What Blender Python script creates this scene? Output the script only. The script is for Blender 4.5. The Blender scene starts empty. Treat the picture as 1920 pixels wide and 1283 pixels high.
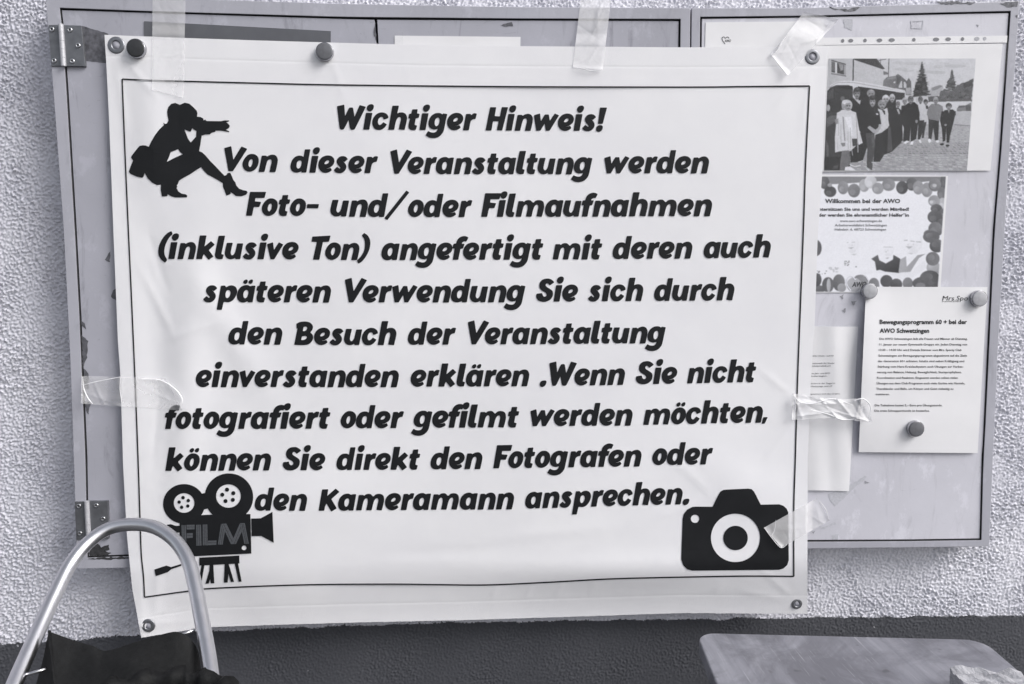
import bpy, bmesh, math, random
import numpy as np
from mathutils import Vector, Matrix
from mathutils.geometry import tessellate_polygon

random.seed(7)
RNG = np.random.default_rng(7)
S = bpy.context.scene
COL = S.collection

# ------------------------------------------------------------------ camera
IMG_W, IMG_H, FOC = 1920.0, 1283.0, 1450.0
CAM_POS = np.array([0.0, -1.44, 1.38])
YAW, PITCH, ROLL = math.radians(2.2), math.radians(5.16), math.radians(0.0)
cam_d = bpy.data.cameras.new('camera')
cam = bpy.data.objects.new('camera', cam_d)
COL.objects.link(cam)
cam_d.sensor_width = 36.0
cam_d.lens = 36.0 * FOC / IMG_W
cam_d.clip_start, cam_d.clip_end = 0.01, 500.0
cam.location = CAM_POS
cam.rotation_mode = 'XYZ'
cam.rotation_euler = (math.radians(90) - PITCH, ROLL, -YAW)
S.camera = cam
CAM_ROT = np.array(cam.rotation_euler.to_matrix())

# ------------------------------------------------------------------ sky, sun, exposure
SUN_ELEV, SUN_AZ = 40.0, 62.0          # azimuth: degrees to the right of straight out from the wall
world = bpy.data.worlds.new('World')
S.world = world
world.use_nodes = True
wn, wl = world.node_tree.nodes, world.node_tree.links
wn.clear()
w_out = wn.new('ShaderNodeOutputWorld')
w_bg = wn.new('ShaderNodeBackground')
w_hs = wn.new('ShaderNodeHueSaturation')
w_sky = wn.new('ShaderNodeTexSky')
w_sky.sky_type = 'NISHITA'
w_sky.sun_disc = False
w_sky.sun_elevation = math.radians(SUN_ELEV)
w_sky.dust_density = 3.0
w_hs.inputs['Saturation'].default_value = 0.30
w_bg.inputs['Strength'].default_value = 0.095
wl.new(w_sky.outputs[0], w_hs.inputs['Color'])
wl.new(w_hs.outputs[0], w_bg.inputs['Color'])
wl.new(w_bg.outputs[0], w_out.inputs['Surface'])
sun_d = bpy.data.lights.new('sun', 'SUN')
sun = bpy.data.objects.new('sun', sun_d)
COL.objects.link(sun)
ce = math.cos(math.radians(SUN_ELEV))
to_sun = Vector((ce * math.sin(math.radians(SUN_AZ)), -ce * math.cos(math.radians(SUN_AZ)), math.sin(math.radians(SUN_ELEV))))
sun.rotation_euler = to_sun.to_track_quat('Z', 'Y').to_euler()
sun.location = (3, -3, 4)
w_sky.sun_rotation = math.atan2(to_sun.x, to_sun.y)
sun_d.energy = 1.5
sun_d.angle = math.radians(30)
sun_d.color = (1.0, 0.982, 0.965)
S.view_settings.view_transform = 'Standard'
S.view_settings.look = 'None'
S.view_settings.exposure = 0.88
S.view_settings.gamma = 1.0

# ------------------------------------------------------------------ picture point -> point on a surface of the place
def rays(px):
    px = np.atleast_2d(np.asarray(px, float))
    d = np.stack([(px[:, 0] - IMG_W / 2) / FOC, -(px[:, 1] - IMG_H / 2) / FOC, -np.ones(len(px))], 1)
    return d @ CAM_ROT.T
def on_y(px, y):
    d = rays(px)
    t = (y - CAM_POS[1]) / d[:, 1]
    return CAM_POS + d * t[:, None]
def on_z(px, z):
    d = rays(px)
    t = (z - CAM_POS[2]) / d[:, 2]
    return CAM_POS + d * t[:, None]
def on_surf(px, f, off=0.0):
    if not callable(f):
        return on_y(px, f - off)
    p = on_y(px, -0.06)
    for _ in range(7):
        p = on_y(px, f(p[:, 0], p[:, 2]) - off)
    return p

# ------------------------------------------------------------------ materials
def srgb(v):
    v = v / 255.0
    return v / 12.92 if v <= 0.04045 else ((v + 0.055) / 1.055) ** 2.4
MATS = {}
def new_mat(name):
    m = bpy.data.materials.new(name)
    m.use_nodes = True
    nt = m.node_tree
    return m, nt.nodes, nt.links, nt.nodes['Principled BSDF']
def tex_noise(n, l, vec, scale, detail=4.0, rough=0.55, dist=0.0):
    t = n.new('ShaderNodeTexNoise')
    t.inputs['Scale'].default_value = scale
    t.inputs['Detail'].default_value = detail
    t.inputs['Roughness'].default_value = rough
    t.inputs['Distortion'].default_value = dist
    l.new(vec, t.inputs['Vector'])
    return t.outputs[0]
def ramp(n, l, src, stops):
    r = n.new('ShaderNodeValToRGB')
    e = r.color_ramp.elements
    while len(e) < len(stops):
        e.new(0.5)
    for k, (p, c) in enumerate(stops):
        e[k].position = p
        c = c if isinstance(c, tuple) else (c, c, c)
        e[k].color = (*c, 1)
    l.new(src, r.inputs[0])
    return r.outputs[0]
def mixc(n, l, fac, a, b, mode='MIX'):
    m = n.new('ShaderNodeMix')
    m.data_type = 'RGBA'
    m.blend_type = mode
    for sock, v in ((m.inputs[0], fac), (m.inputs[6], a), (m.inputs[7], b)):
        if isinstance(v, (int, float)):
            sock.default_value = v
        elif isinstance(v, tuple):
            sock.default_value = (*v, 1)
        else:
            l.new(v, sock)
    return m.outputs[2]
def mapping(n, l, scale=(1, 1, 1), rot=(0, 0, 0)):
    tc = n.new('ShaderNodeTexCoord')
    mp = n.new('ShaderNodeMapping')
    mp.inputs['Scale'].default_value = scale
    mp.inputs['Rotation'].default_value = rot
    l.new(tc.outputs['Object'], mp.inputs['Vector'])
    return mp.outputs[0]
def bump(n, l, b, height, strength, dist):
    bp = n.new('ShaderNodeBump')
    bp.inputs['Strength'].default_value = strength
    bp.inputs['Distance'].default_value = dist
    l.new(height, bp.inputs['Height'])
    l.new(bp.outputs[0], b.inputs['Normal'])
def plain(name, col, rough=0.6, metal=0.0, var=0.12, scale=40.0, bumpd=0.0, spec=0.5):
    if name in MATS:
        return MATS[name]
    m, n, l, b = new_mat(name)
    v = mapping(n, l)
    f = tex_noise(n, l, v, scale)
    c = mixc(n, l, ramp(n, l, f, [(0.3, 0.0), (0.7, 1.0)]), tuple(x * (1 - var) for x in col), tuple(min(1, x * (1 + var)) for x in col))
    l.new(c, b.inputs['Base Color'])
    b.inputs['Roughness'].default_value = rough
    b.inputs['Metallic'].default_value = metal
    b.inputs['Specular IOR Level'].default_value = spec
    if bumpd:
        bump(n, l, b, tex_noise(n, l, v, scale * 4), 0.6, bumpd)
    MATS[name] = m
    return m
def tone(v):
    """ink of a printed grey, v as the print shows it"""
    v = int(round(v / 6.0) * 6)
    k = 'print_tone_%03d' % v
    if k in MATS:
        return MATS[k]
    a = srgb(v) * 1.0
    return plain(k, (a, a * 1.005, a * 1.09), rough=0.45, var=0.10, scale=260.0, spec=0.25)

def make_materials():
    # roughcast, white and dark painted
    for nm, ca, cb in (('white_roughcast', (0.60, 0.60, 0.668), (0.74, 0.735, 0.792)), ('dark_base_paint', (0.060, 0.062, 0.072), (0.086, 0.088, 0.100))):
        m, n, l, b = new_mat(nm)
        v = mapping(n, l)
        big = tex_noise(n, l, v, 3.2, 5.0)
        c = mixc(n, l, ramp(n, l, big, [(0.32, 0.0), (0.68, 1.0)]), ca, cb)
        fine = tex_noise(n, l, v, 160.0, 3.0)
        if nm[0] == 'w':
            sp = ramp(n, l, tex_noise(n, l, v, 75.0, 2.0), [(0.24, 1.0), (0.31, 0.0)])
            c = mixc(n, l, sp, c, (0.30, 0.30, 0.33))
        else:
            sp = ramp(n, l, tex_noise(n, l, v, 58.0, 1.0), [(0.80, 0.0), (0.82, 1.0)])
            c = mixc(n, l, sp, c, (0.55, 0.55, 0.58))
        l.new(c, b.inputs['Base Color'])
        b.inputs['Roughness'].default_value = 0.85 if nm[0] == 'w' else 0.55
        b.inputs['Specular IOR Level'].default_value = 0.3
        bump(n, l, b, fine, 0.45, 0.0010)
        MATS[nm] = m
    # worn grey cabinet paint
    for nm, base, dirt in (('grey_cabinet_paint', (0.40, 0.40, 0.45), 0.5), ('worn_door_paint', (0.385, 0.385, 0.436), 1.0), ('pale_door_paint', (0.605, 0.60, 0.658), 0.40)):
        m, n, l, b = new_mat(nm)
        v = mapping(n, l)
        vs = mapping(n, l, (1.0, 1.0, 0.22))
        f1 = tex_noise(n, l, v, 5.0, 6.0)
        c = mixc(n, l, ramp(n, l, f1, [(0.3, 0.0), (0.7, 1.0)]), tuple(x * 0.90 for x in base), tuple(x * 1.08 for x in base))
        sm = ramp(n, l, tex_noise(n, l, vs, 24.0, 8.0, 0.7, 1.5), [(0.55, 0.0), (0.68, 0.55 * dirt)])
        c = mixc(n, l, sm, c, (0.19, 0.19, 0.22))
        sc = ramp(n, l, tex_noise(n, l, mapping(n, l, (1.0, 1.0, 3.0), (0, 0.6, 0)), 30.0, 7.0, 0.75, 2.0), [(0.62, 0.0), (0.68, 0.4 * dirt)])
        c = mixc(n, l, sc, c, (0.17, 0.17, 0.20))
        sw = ramp(n, l, tex_noise(n, l, mapping(n, l, (1.6, 1.0, 1.0), (0, 0.9, 0)), 15.0, 9.0, 0.72), [(0.56, 0.0), (0.63, 0.40)])
        c = mixc(n, l, sw, c, tuple(x * 1.28 for x in base))
        l.new(c, b.inputs['Base Color'])
        b.inputs['Roughness'].default_value = 0.42
        b.inputs['Specular IOR Level'].default_value = 0.4
        bump(n, l, b, tex_noise(n, l, v, 130.0, 3.0), 0.18, 0.0008)
        MATS[nm] = m
    # banner cloth
    m, n, l, b = new_mat('white_banner_vinyl')
    v = mapping(n, l)
    c = mixc(n, l, ramp(n, l, tex_noise(n, l, v, 6.0, 4.0), [(0.3, 0.0), (0.7, 1.0)]), (0.765, 0.760, 0.790), (0.815, 0.810, 0.832))
    smg = ramp(n, l, tex_noise(n, l, v, 26.0, 7.0, 0.75), [(0.66, 0.0), (0.80, 0.10)])
    c = mixc(n, l, smg, c, (0.35, 0.35, 0.37))
    l.new(c, b.inputs['Base Color'])
    b.inputs['Roughness'].default_value = 0.42
    b.inputs['Specular IOR Level'].default_value = 0.35
    wv = n.new('ShaderNodeTexChecker')
    wv.inputs['Scale'].default_value = 900.0
    l.new(v, wv.inputs['Vector'])
    mx = n.new('ShaderNodeMath'); mx.operation = 'MULTIPLY_ADD'
    l.new(tex_noise(n, l, v, 11.0, 3.0), mx.inputs[0]); mx.inputs[1].default_value = 8.0
    l.new(wv.outputs['Fac'], mx.inputs[2])
    bump(n, l, b, mx.outputs[0], 0.35, 0.0004)
    MATS['white_banner_vinyl'] = m
    plain('black_banner_ink', (0.0125, 0.0132, 0.0150), rough=0.42, var=0.12, scale=30.0, spec=0.22)
    plain('grey_banner_ink', (0.085, 0.09, 0.10), rough=0.4, var=0.2, scale=300.0)
    plain('white_paper', (0.76, 0.755, 0.775), rough=0.6, var=0.03, scale=14.0, bumpd=0.0002)
    plain('steel_hinge', (0.17, 0.175, 0.19), rough=0.42, metal=0.6, var=0.18, scale=60.0)
    plain('hinge_pin_steel', (0.46, 0.46, 0.49), rough=0.5, metal=0.25, var=0.10, scale=90.0)
    plain('bright_steel', (0.55, 0.55, 0.57), rough=0.28, metal=1.0, var=0.10, scale=90.0)
    plain('eyelet_metal', (0.24, 0.245, 0.265), rough=0.42, metal=0.8, var=0.12, scale=200.0)
    plain('dark_hole', (0.02, 0.02, 0.022), rough=0.8)
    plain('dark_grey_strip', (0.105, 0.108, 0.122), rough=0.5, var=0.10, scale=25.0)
    plain('dark_grey_patch', (0.10, 0.10, 0.115), rough=0.55, var=0.45, scale=120.0)
    plain('corrosion', (0.035, 0.035, 0.038), rough=0.8, var=0.5, scale=150.0)
    plain('dirt', (0.15, 0.15, 0.165), rough=0.85, var=0.5, scale=180.0)
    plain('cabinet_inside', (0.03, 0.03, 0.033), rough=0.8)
    plain('black_magnet', (0.030, 0.031, 0.034), rough=0.42, var=0.2, scale=150.0)
    plain('grey_magnet', (0.13, 0.132, 0.145), rough=0.45, var=0.15, scale=120.0)
    plain('pale_magnet', (0.40, 0.40, 0.425), rough=0.38, var=0.12, scale=120.0)
    plain('magnet_rim', (0.42, 0.42, 0.45), rough=0.25, metal=1.0, var=0.1, scale=120.0)
    plain('brushed_aluminium', (0.62, 0.62, 0.65), rough=0.30, metal=1.0, var=0.06, scale=35.0)
    plain('black_fabric', (0.0075, 0.0078, 0.0084), rough=0.7, var=0.3, scale=160.0, bumpd=0.0008, spec=0.2)
    plain('black_rubber', (0.02, 0.02, 0.02), rough=0.7)
    plain('foam', (0.35, 0.35, 0.375), rough=0.9, var=0.18, scale=60.0, bumpd=0.004)
    plain('paving', (0.085, 0.085, 0.088), rough=0.9, var=0.2, scale=6.0, bumpd=0.004)
    # clear film
    for nm, alpha, col, rg in (('milky_tape', 0.44, (0.93, 0.925, 0.945), 0.42), ('clear_tape', 0.28, (0.96, 0.955, 0.97), 0.16), ('tape_crease', 0.80, (0.92, 0.92, 0.94), 0.2), ('clear_film', 0.03, (0.78, 0.78, 0.80), 0.12)):
        m, n, l, b = new_mat(nm)
        tr = n.new('ShaderNodeBsdfTransparent')
        mx = n.new('ShaderNodeMixShader')
        v = mapping(n, l)
        f = ramp(n, l, tex_noise(n, l, v, 18.0, 5.0, 0.6, 1.0), [(0.3, alpha * 0.86), (0.75, min(1, alpha * 1.25))])
        b.inputs['Base Color'].default_value = (*col, 1)
        b.inputs['Roughness'].default_value = rg
        b.inputs['Specular IOR Level'].default_value = 0.35 if nm == 'milky_tape' else 0.55
        bump(n, l, b, tex_noise(n, l, v, 45.0, 3.0, 0.5, 1.0), 0.5, 0.0015)
        l.new(f, mx.inputs[0]); l.new(tr.outputs[0], mx.inputs[1]); l.new(b.outputs[0], mx.inputs[2])
        l.new(mx.outputs[0], n['Material Output'].inputs['Surface'])
        MATS[nm] = m
    # worn table wood
    m, n, l, b = new_mat('worn_table_wood')
    v = mapping(n, l)
    gr = tex_noise(n, l, mapping(n, l, (9.0, 0.7, 1.0)), 7.0, 6.0, 0.6, 0.4)
    c = mixc(n, l, ramp(n, l, gr, [(0.32, 0.0), (0.70, 1.0)]), (0.175, 0.177, 0.206), (0.260, 0.261, 0.296))
    bl = ramp(n, l, tex_noise(n, l, v, 7.0, 7.0, 0.68, 0.9), [(0.42, 0.0), (0.60, 0.9)])
    c = mixc(n, l, bl, c, (0.115, 0.115, 0.135))
    for k, (rz, th, st) in enumerate(((0.42, 0.645, 0.5), (0.95, 0.64, 0.45), (-0.15, 0.65, 0.45), (0.62, 0.66, 0.6), (1.35, 0.655, 0.4))):
        s1 = ramp(n, l, tex_noise(n, l, mapping(n, l, (62.0, 2.0, 1.0), (0, 0, rz)), 4.0 + 1.7 * k, 3.0, 0.6, 0.15), [(th, 0.0), (th + 0.03, st)])
        msk = ramp(n, l, tex_noise(n, l, mapping(n, l, (1.0, 1.0, 1.0), (0, 0, k * 1.1)), 5.0 + k, 3.0), [(0.48, 0.0), (0.60, 1.0)])
        c = mixc(n, l, mixc(n, l, 1.0, s1, msk, 'MULTIPLY'), c, (0.42, 0.42, 0.45))
    dk = ramp(n, l, tex_noise(n, l, mapping(n, l, (1.0, 1.0, 1.0), (0, 0, 0.3)), 26.0, 2.0), [(0.27, 0.8), (0.33, 0.0)])
    c = mixc(n, l, dk, c, (0.075, 0.075, 0.085))
    l.new(c, b.inputs['Base Color'])
    b.inputs['Roughness'].default_value = 0.5
    bump(n, l, b, gr, 0.25, 0.001)
    MATS['worn_table_wood'] = m
make_materials()

# ------------------------------------------------------------------ object helpers
def tag(o, label=None, cat=None, group=None, kind=None):
    for k, v in (('label', label), ('category', cat), ('group', group), ('kind', kind)):
        if v:
            o[k] = v
    return o
def empty(name, loc, label, cat, group=None):
    o = bpy.data.objects.new(name, None)
    o.empty_display_size = 0.05
    COL.objects.link(o)
    o.location = loc
    return tag(o, label, cat, group)
def world_loc(o):
    v = Vector((0, 0, 0))
    while o is not None:
        v += o.location
        o = o.parent
    return v
def link(name, me, parent=None, loc=None):
    """me holds world coordinates unless loc is given"""
    o = bpy.data.objects.new(name, me)
    COL.objects.link(o)
    base = Vector(loc) if loc is not None else Vector((0, 0, 0))
    if parent is not None:
        o.parent = parent
        o.location = base - world_loc(parent)
    else:
        o.location = base
    return o
def mesh(name, verts, faces, mats, midx=None, smooth=False):
    me = bpy.data.meshes.new(name)
    me.from_pydata([tuple(map(float, v)) for v in verts], [], [tuple(map(int, f)) for f in faces])
    for m in (mats if isinstance(mats, (list, tuple)) else [mats]):
        me.materials.append(MATS[m] if isinstance(m, str) else m)
    if midx is not None:
        me.polygons.foreach_set('material_index', np.asarray(midx, dtype=np.int32))
    if smooth:
        me.polygons.foreach_set('use_smooth', np.ones(len(me.polygons), dtype=bool))
    me.update()
    return me
def bevel(o, w, seg=2, ang=35):
    md = o.modifiers.new('bevel', 'BEVEL')
    md.width, md.segments, md.limit_method, md.angle_limit = w, seg, 'ANGLE', math.radians(ang)
    return o
def solidify(o, t, off=-1.0):
    md = o.modifiers.new('thickness', 'SOLIDIFY')
    md.thickness, md.offset = t, off
    es = o.modifiers.new('crisp_rim', 'EDGE_SPLIT')
    es.split_angle = math.radians(50)
    return o
def tess(loops):
    pts = [p for lp in loops for p in lp]
    tri = tessellate_polygon([[Vector((p[0], p[1], 0.0)) for p in lp] for lp in loops])
    return pts, [t for t in tri if len(set(t)) == 3]
def prism(name, poly, yf, yb, mat, parent=None, bev=0.0007):
    """picture outline on the plane y=yf, given real depth back to y=yb"""
    pts, tri = tess([poly])
    f = on_y(poly, yf)
    b = f.copy(); b[:, 1] = yb
    n = len(poly)
    V = np.vstack([f, b])
    F = [tuple(t) for t in tri] + [tuple(i + n for i in reversed(t)) for t in tri]
    F += [(i, (i + 1) % n, (i + 1) % n + n, i + n) for i in range(n)]
    me = mesh(name, V, F, mat)
    bm = bmesh.new(); bm.from_mesh(me)
    bmesh.ops.recalc_face_normals(bm, faces=bm.faces)
    bmesh.ops.dissolve_limit(bm, angle_limit=0.002, verts=bm.verts, edges=bm.edges)
    bm.to_mesh(me); bm.free()
    o = link(name, me, parent)
    if bev:
        bevel(o, bev)
    return o
def lathe(name, prof, mat, midx=None, seg=40, axis='-Y'):
    """profile of (radius, height); the axis points out of the wall (-Y) or up (Z)"""
    V, F, M = [], [], []
    for r, h in prof:
        for k in range(seg):
            a = 2 * math.pi * k / seg
            V.append((r * math.cos(a), -h, r * math.sin(a)) if axis == '-Y' else (r * math.cos(a), r * math.sin(a), h))
    for j in range(len(prof) - 1):
        for k in range(seg):
            F.append((j * seg + k, j * seg + (k + 1) % seg, (j + 1) * seg + (k + 1) % seg, (j + 1) * seg + k))
            M.append(midx[j] if midx else 0)
    me = mesh(name, V, F, mat, M, smooth=True)
    bm = bmesh.new(); bm.from_mesh(me)
    bmesh.ops.remove_doubles(bm, verts=bm.verts, dist=1e-6)
    bmesh.ops.recalc_face_normals(bm, faces=bm.faces)
    bm.to_mesh(me); bm.free()
    return me
def tube(name, pts, rad, mat, parent=None, seg=20, closed=False):
    P = [Vector(p) for p in pts]
    n = len(P)
    R = rad if isinstance(rad, (list, tuple)) else [rad] * n
    V, F = [], []
    up = None
    for i in range(n):
        t = (P[(i + 1) % n] - P[i - 1]) if closed else (P[min(n - 1, i + 1)] - P[max(0, i - 1)])
        t.normalize()
        if up is None:
            up = Vector((0, 0, 1)) if abs(t.z) < 0.9 else Vector((1, 0, 0))
        a = t.cross(up).normalized()
        b = a.cross(t).normalized()
        up = b
        for k in range(seg):
            c = 2 * math.pi * k / seg
            V.append(P[i] + (a * math.cos(c) + b * math.sin(c)) * R[i])
    for i in range(n if closed else n - 1):
        j = (i + 1) % n
        for k in range(seg):
            F.append((i * seg + k, i * seg + (k + 1) % seg, j * seg + (k + 1) % seg, j * seg + k))
    if not closed:
        F += [tuple(range(seg)), tuple(reversed(range((n - 1) * seg, n * seg)))]
    me = mesh(name, V, F, mat, smooth=True)
    bm = bmesh.new(); bm.from_mesh(me)
    bmesh.ops.recalc_face_normals(bm, faces=bm.faces)
    for f in bm.faces:
        if len(f.verts) > 4:
            f.smooth = False
    bm.to_mesh(me); bm.free()
    return link(name, me, parent)
def spline(pts, n):
    """Catmull-Rom through pts, n points per span"""
    P = np.asarray(pts, float)
    out = []
    for i in range(len(P) - 1):
        p0, p1, p2, p3 = P[max(0, i - 1)], P[i], P[i + 1], P[min(len(P) - 1, i + 2)]
        for k in range(n):
            t = k / n
            out.append(0.5 * ((2 * p1) + (-p0 + p2) * t + (2 * p0 - 5 * p1 + 4 * p2 - p3) * t * t + (-p0 + 3 * p1 - 3 * p2 + p3) * t ** 3))
    out.append(P[-1])
    return np.array(out)
def polyat(poly, t):
    """point at fraction t of a polyline's length"""
    P = np.asarray(poly, float)
    s = np.concatenate([[0], np.cumsum(np.linalg.norm(np.diff(P, axis=0), axis=1))])
    s /= s[-1]
    return np.stack([np.interp(t, s, P[:, 0]), np.interp(t, s, P[:, 1])], -1)
def jag(poly, step, amp):
    out = []
    n = len(poly)
    for i in range(n):
        a, b = np.array(poly[i], float), np.array(poly[(i + 1) % n], float)
        m = max(1, int(np.linalg.norm(b - a) / step))
        for k in range(m):
            out.append(tuple(a + (b - a) * k / m + np.array([random.uniform(-amp, amp), random.uniform(-amp, amp)])))
    return out
def ell(cx, cy, rx, ry, n=28, rot=0.0):
    c, s = math.cos(rot), math.sin(rot)
    return [(cx + rx * math.cos(a) * c - ry * math.sin(a) * s, cy + rx * math.cos(a) * s + ry * math.sin(a) * c) for a in (2 * math.pi * k / n for k in range(n))]

class Print:
    """flat ink shapes lying on a surface, each layer a hair above the last, as ONE mesh"""
    def __init__(self, surf, off=0.0004, step=0.00003):
        self.surf, self.off, self.step = surf, off, step
        self.V, self.F, self.M, self.mats, self.layer = [], [], [], [], 0
    def add(self, loops, mat, cut=24.0):
        mat = MATS[mat] if isinstance(mat, str) else mat
        if mat not in self.mats:
            self.mats.append(mat)
        pts, tri = tess(loops)
        bm = bmesh.new()
        vs = [bm.verts.new((p[0], p[1], 0)) for p in pts]
        for t in tri:
            try:
                bm.faces.new([vs[i] for i in t])
            except ValueError:
                pass
        if cut:
            for ax in (0, 1):
                lo, hi = min(p[ax] for p in pts), max(p[ax] for p in pts)
                c = (math.floor(lo / cut) + 1) * cut
                while c < hi:
                    co, no = [0, 0, 0], [0, 0, 0]
                    co[ax], no[ax] = c, 1
                    bmesh.ops.bisect_plane(bm, geom=bm.verts[:] + bm.edges[:] + bm.faces[:], plane_co=co, plane_no=no, dist=1e-4)
                    c += cut
        bm.verts.index_update()
        P = on_surf([(v.co.x, v.co.y) for v in bm.verts], self.surf, self.off + self.layer * self.step)
        b0 = len(self.V)
        self.V += list(P)
        k = self.mats.index(mat)
        for f in bm.faces:
            ids = [v.index + b0 for v in f.verts]
            a, b, c = (np.array(self.V[i]) for i in ids[:3])
            if np.cross(b - a, c - a)[1] > 0:
                ids.reverse()
            self.F.append(ids); self.M.append(k)
        bm.free()
        self.layer += 1
    def same(self):
        self.layer -= 1
    def build(self, name, parent):
        return link(name, mesh(name, self.V, self.F, self.mats, self.M), parent)

def blur(A, sg):
    r = int(3 * sg + 1)
    k = np.exp(-0.5 * (np.arange(-r, r + 1) / sg) ** 2); k /= k.sum()
    for ax in (0, 1):
        P = np.pad(A, [(r, r) if i == ax else (0, 0) for i in (0, 1)], mode='edge')
        A = sum(k[i] * (P[i:i + A.shape[0], :] if ax == 0 else P[:, i:i + A.shape[1]]) for i in range(2 * r + 1))
    return A
class PhotoPrint:
    """a printed halftone picture: grey values on a fine grid of the paper (colour attribute of the mesh)"""
    SS = 3
    def __init__(self, x0, y0, x1, y1, paper, seed):
        self.x0, self.y0 = x0, y0
        self.w, self.h = int((x1 - x0) * self.SS), int((y1 - y0) * self.SS)
        self.A = np.full((self.h, self.w), float(paper))
        self.rg = np.random.default_rng(seed)
        self.layer = 0
    grad = 9.0
    def add(self, loops, v, cut=0):
        grad = self.grad if v < 200 else 4.0
        P = (np.array(loops[0], float) - (self.x0, self.y0)) * self.SS
        a, b = np.floor(P.min(0)).astype(int), np.ceil(P.max(0)).astype(int) + 1
        a = np.maximum(a, 0); b = np.minimum(b, (self.w, self.h))
        if (b <= a).any():
            return
        X, Y = np.meshgrid(np.arange(a[0], b[0]) + 0.5, np.arange(a[1], b[1]) + 0.5)
        m = np.zeros(X.shape, bool)
        for i in range(len(P)):
            (xa, ya), (xb, yb) = P[i - 1], P[i]
            if ya == yb:
                continue
            m ^= ((ya > Y) != (yb > Y)) & (X < (xb - xa) * (Y - ya) / (yb - ya) + xa)
        sx, sy = max(1, b[0] - a[0]), max(1, b[1] - a[1])
        g = grad * self.rg.uniform(-1, 1) * ((X - a[0]) / sx - 0.5) + grad * self.rg.uniform(-0.3, 1) * (0.5 - (Y - a[1]) / sy)
        sub = self.A[a[1]:b[1], a[0]:b[0]]
        sub[m] = (v + g)[m]
    def same(self):
        pass
    def build(self, name, parent, quad, surf, off, soft=1.5, folds=6.0, grain=5.0, contrast=1.0):
        A = blur(200 + (self.A - 200) * contrast, soft)
        n1 = blur(blur(self.rg.standard_normal(A.shape), 1.2), 2.2); n1 /= n1.std()
        n2 = blur(self.rg.standard_normal(A.shape), 1.0); n2 /= n2.std()
        n3 = blur(self.rg.standard_normal(A.shape), 9.0); n3 /= n3.std()
        A = A + folds * n1 + grain * n2 + folds * 0.6 * n3
        a, b, c, d = (np.array(p, float) for p in quad)
        nx, ny = int(self.w / self.SS * 2), int(self.h / self.SS * 2)
        U, W = np.meshgrid(np.linspace(0, 1, nx), np.linspace(0, 1, ny))
        px = ((a[None, None] * (1 - U[..., None]) + b * U[..., None]) * (1 - W[..., None]) + (d * (1 - U[..., None]) + c * U[..., None]) * W[..., None]).reshape(-1, 2)
        i = np.clip(((px[:, 0] - self.x0) * self.SS).astype(int), 0, self.w - 1)
        j = np.clip(((px[:, 1] - self.y0) * self.SS).astype(int), 0, self.h - 1)
        v = np.clip(A[j, i], 20, 240) / 255.0
        lin = np.where(v <= 0.04045, v / 12.92, ((v + 0.055) / 1.055) ** 2.4)
        P = on_surf(px, surf, off)
        idx = np.arange(nx * ny).reshape(ny, nx)
        Q = np.stack([idx[:-1, :-1], idx[1:, :-1], idx[1:, 1:], idx[:-1, 1:]], -1).reshape(-1, 4)
        me = bpy.data.meshes.new(name)
        me.vertices.add(len(P)); me.vertices.foreach_set('co', P.astype(np.float32).ravel())
        me.loops.add(Q.size); me.loops.foreach_set('vertex_index', Q.astype(np.int32).ravel())
        me.polygons.add(len(Q)); me.polygons.foreach_set('loop_start', np.arange(0, Q.size, 4, dtype=np.int32))
        me.update(calc_edges=True)
        at = me.color_attributes.new('halftone', 'FLOAT_COLOR', 'POINT')
        C = np.stack([lin, lin * 1.005, lin * 1.07, np.ones_like(lin)], 1)
        at.data.foreach_set('color', C.astype(np.float32).ravel())
        if 'halftone_print' not in MATS:
            m, n, l, bs = new_mat('halftone_print')
            an = n.new('ShaderNodeAttribute'); an.attribute_name = 'halftone'
            l.new(an.outputs['Color'], bs.inputs['Base Color'])
            bs.inputs['Roughness'].default_value = 0.6
            bs.inputs['Specular IOR Level'].default_value = 0.12
            MATS['halftone_print'] = m
        me.materials.append(MATS['halftone_print'])
        return link(name, me, parent)

FONT_CACHE = {}
def text_polys(txt, bold=0.0, shear=0.0):
    """triangles of a line of text in the built-in font, in font units"""
    key = (txt, bold, shear)
    if key not in FONT_CACHE:
        cu = bpy.data.curves.new('lettering_source', 'FONT')
        cu.body, cu.size, cu.offset, cu.shear, cu.resolution_u = txt, 1.0, bold, shear, 2
        cu.fill_mode = 'FRONT'
        ob = bpy.data.objects.new('lettering_source', cu)
        COL.objects.link(ob)
        me = bpy.data.meshes.new_from_object(ob.evaluated_get(bpy.context.evaluated_depsgraph_get()))
        V = np.array([v.co[:2] for v in me.vertices]); F = [tuple(p.vertices) for p in me.polygons]
        bpy.data.objects.remove(ob); bpy.data.curves.remove(cu); bpy.data.meshes.remove(me)
        FONT_CACHE[key] = (V, F)
    return FONT_CACHE[key]
def put_text(pr, txt, x0, y0, x1, y1, cap, mat, bold=0.0, shear=0.0):
    V, F = text_polys(txt, bold, shear)
    mat = MATS[mat] if isinstance(mat, str) else mat
    if mat not in pr.mats:
        pr.mats.append(mat)
    a, b = V[:, 0].min(), V[:, 0].max()
    t = (V[:, 0] - a) / (b - a)
    px = np.stack([x0 + (x1 - x0) * t, y0 + (y1 - y0) * t - V[:, 1] * cap / 0.73], 1)
    P = on_surf(px, pr.surf, pr.off + pr.layer * pr.step)
    b0 = len(pr.V)
    pr.V += list(P)
    k = pr.mats.index(mat)
    for f in F:
        ids = [i + b0 for i in f]
        a3, b3, c3 = (np.array(pr.V[i]) for i in ids[:3])
        if np.cross(b3 - a3, c3 - a3)[1] > 0:
            ids.reverse()
        pr.F.append(ids); pr.M.append(k)

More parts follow.
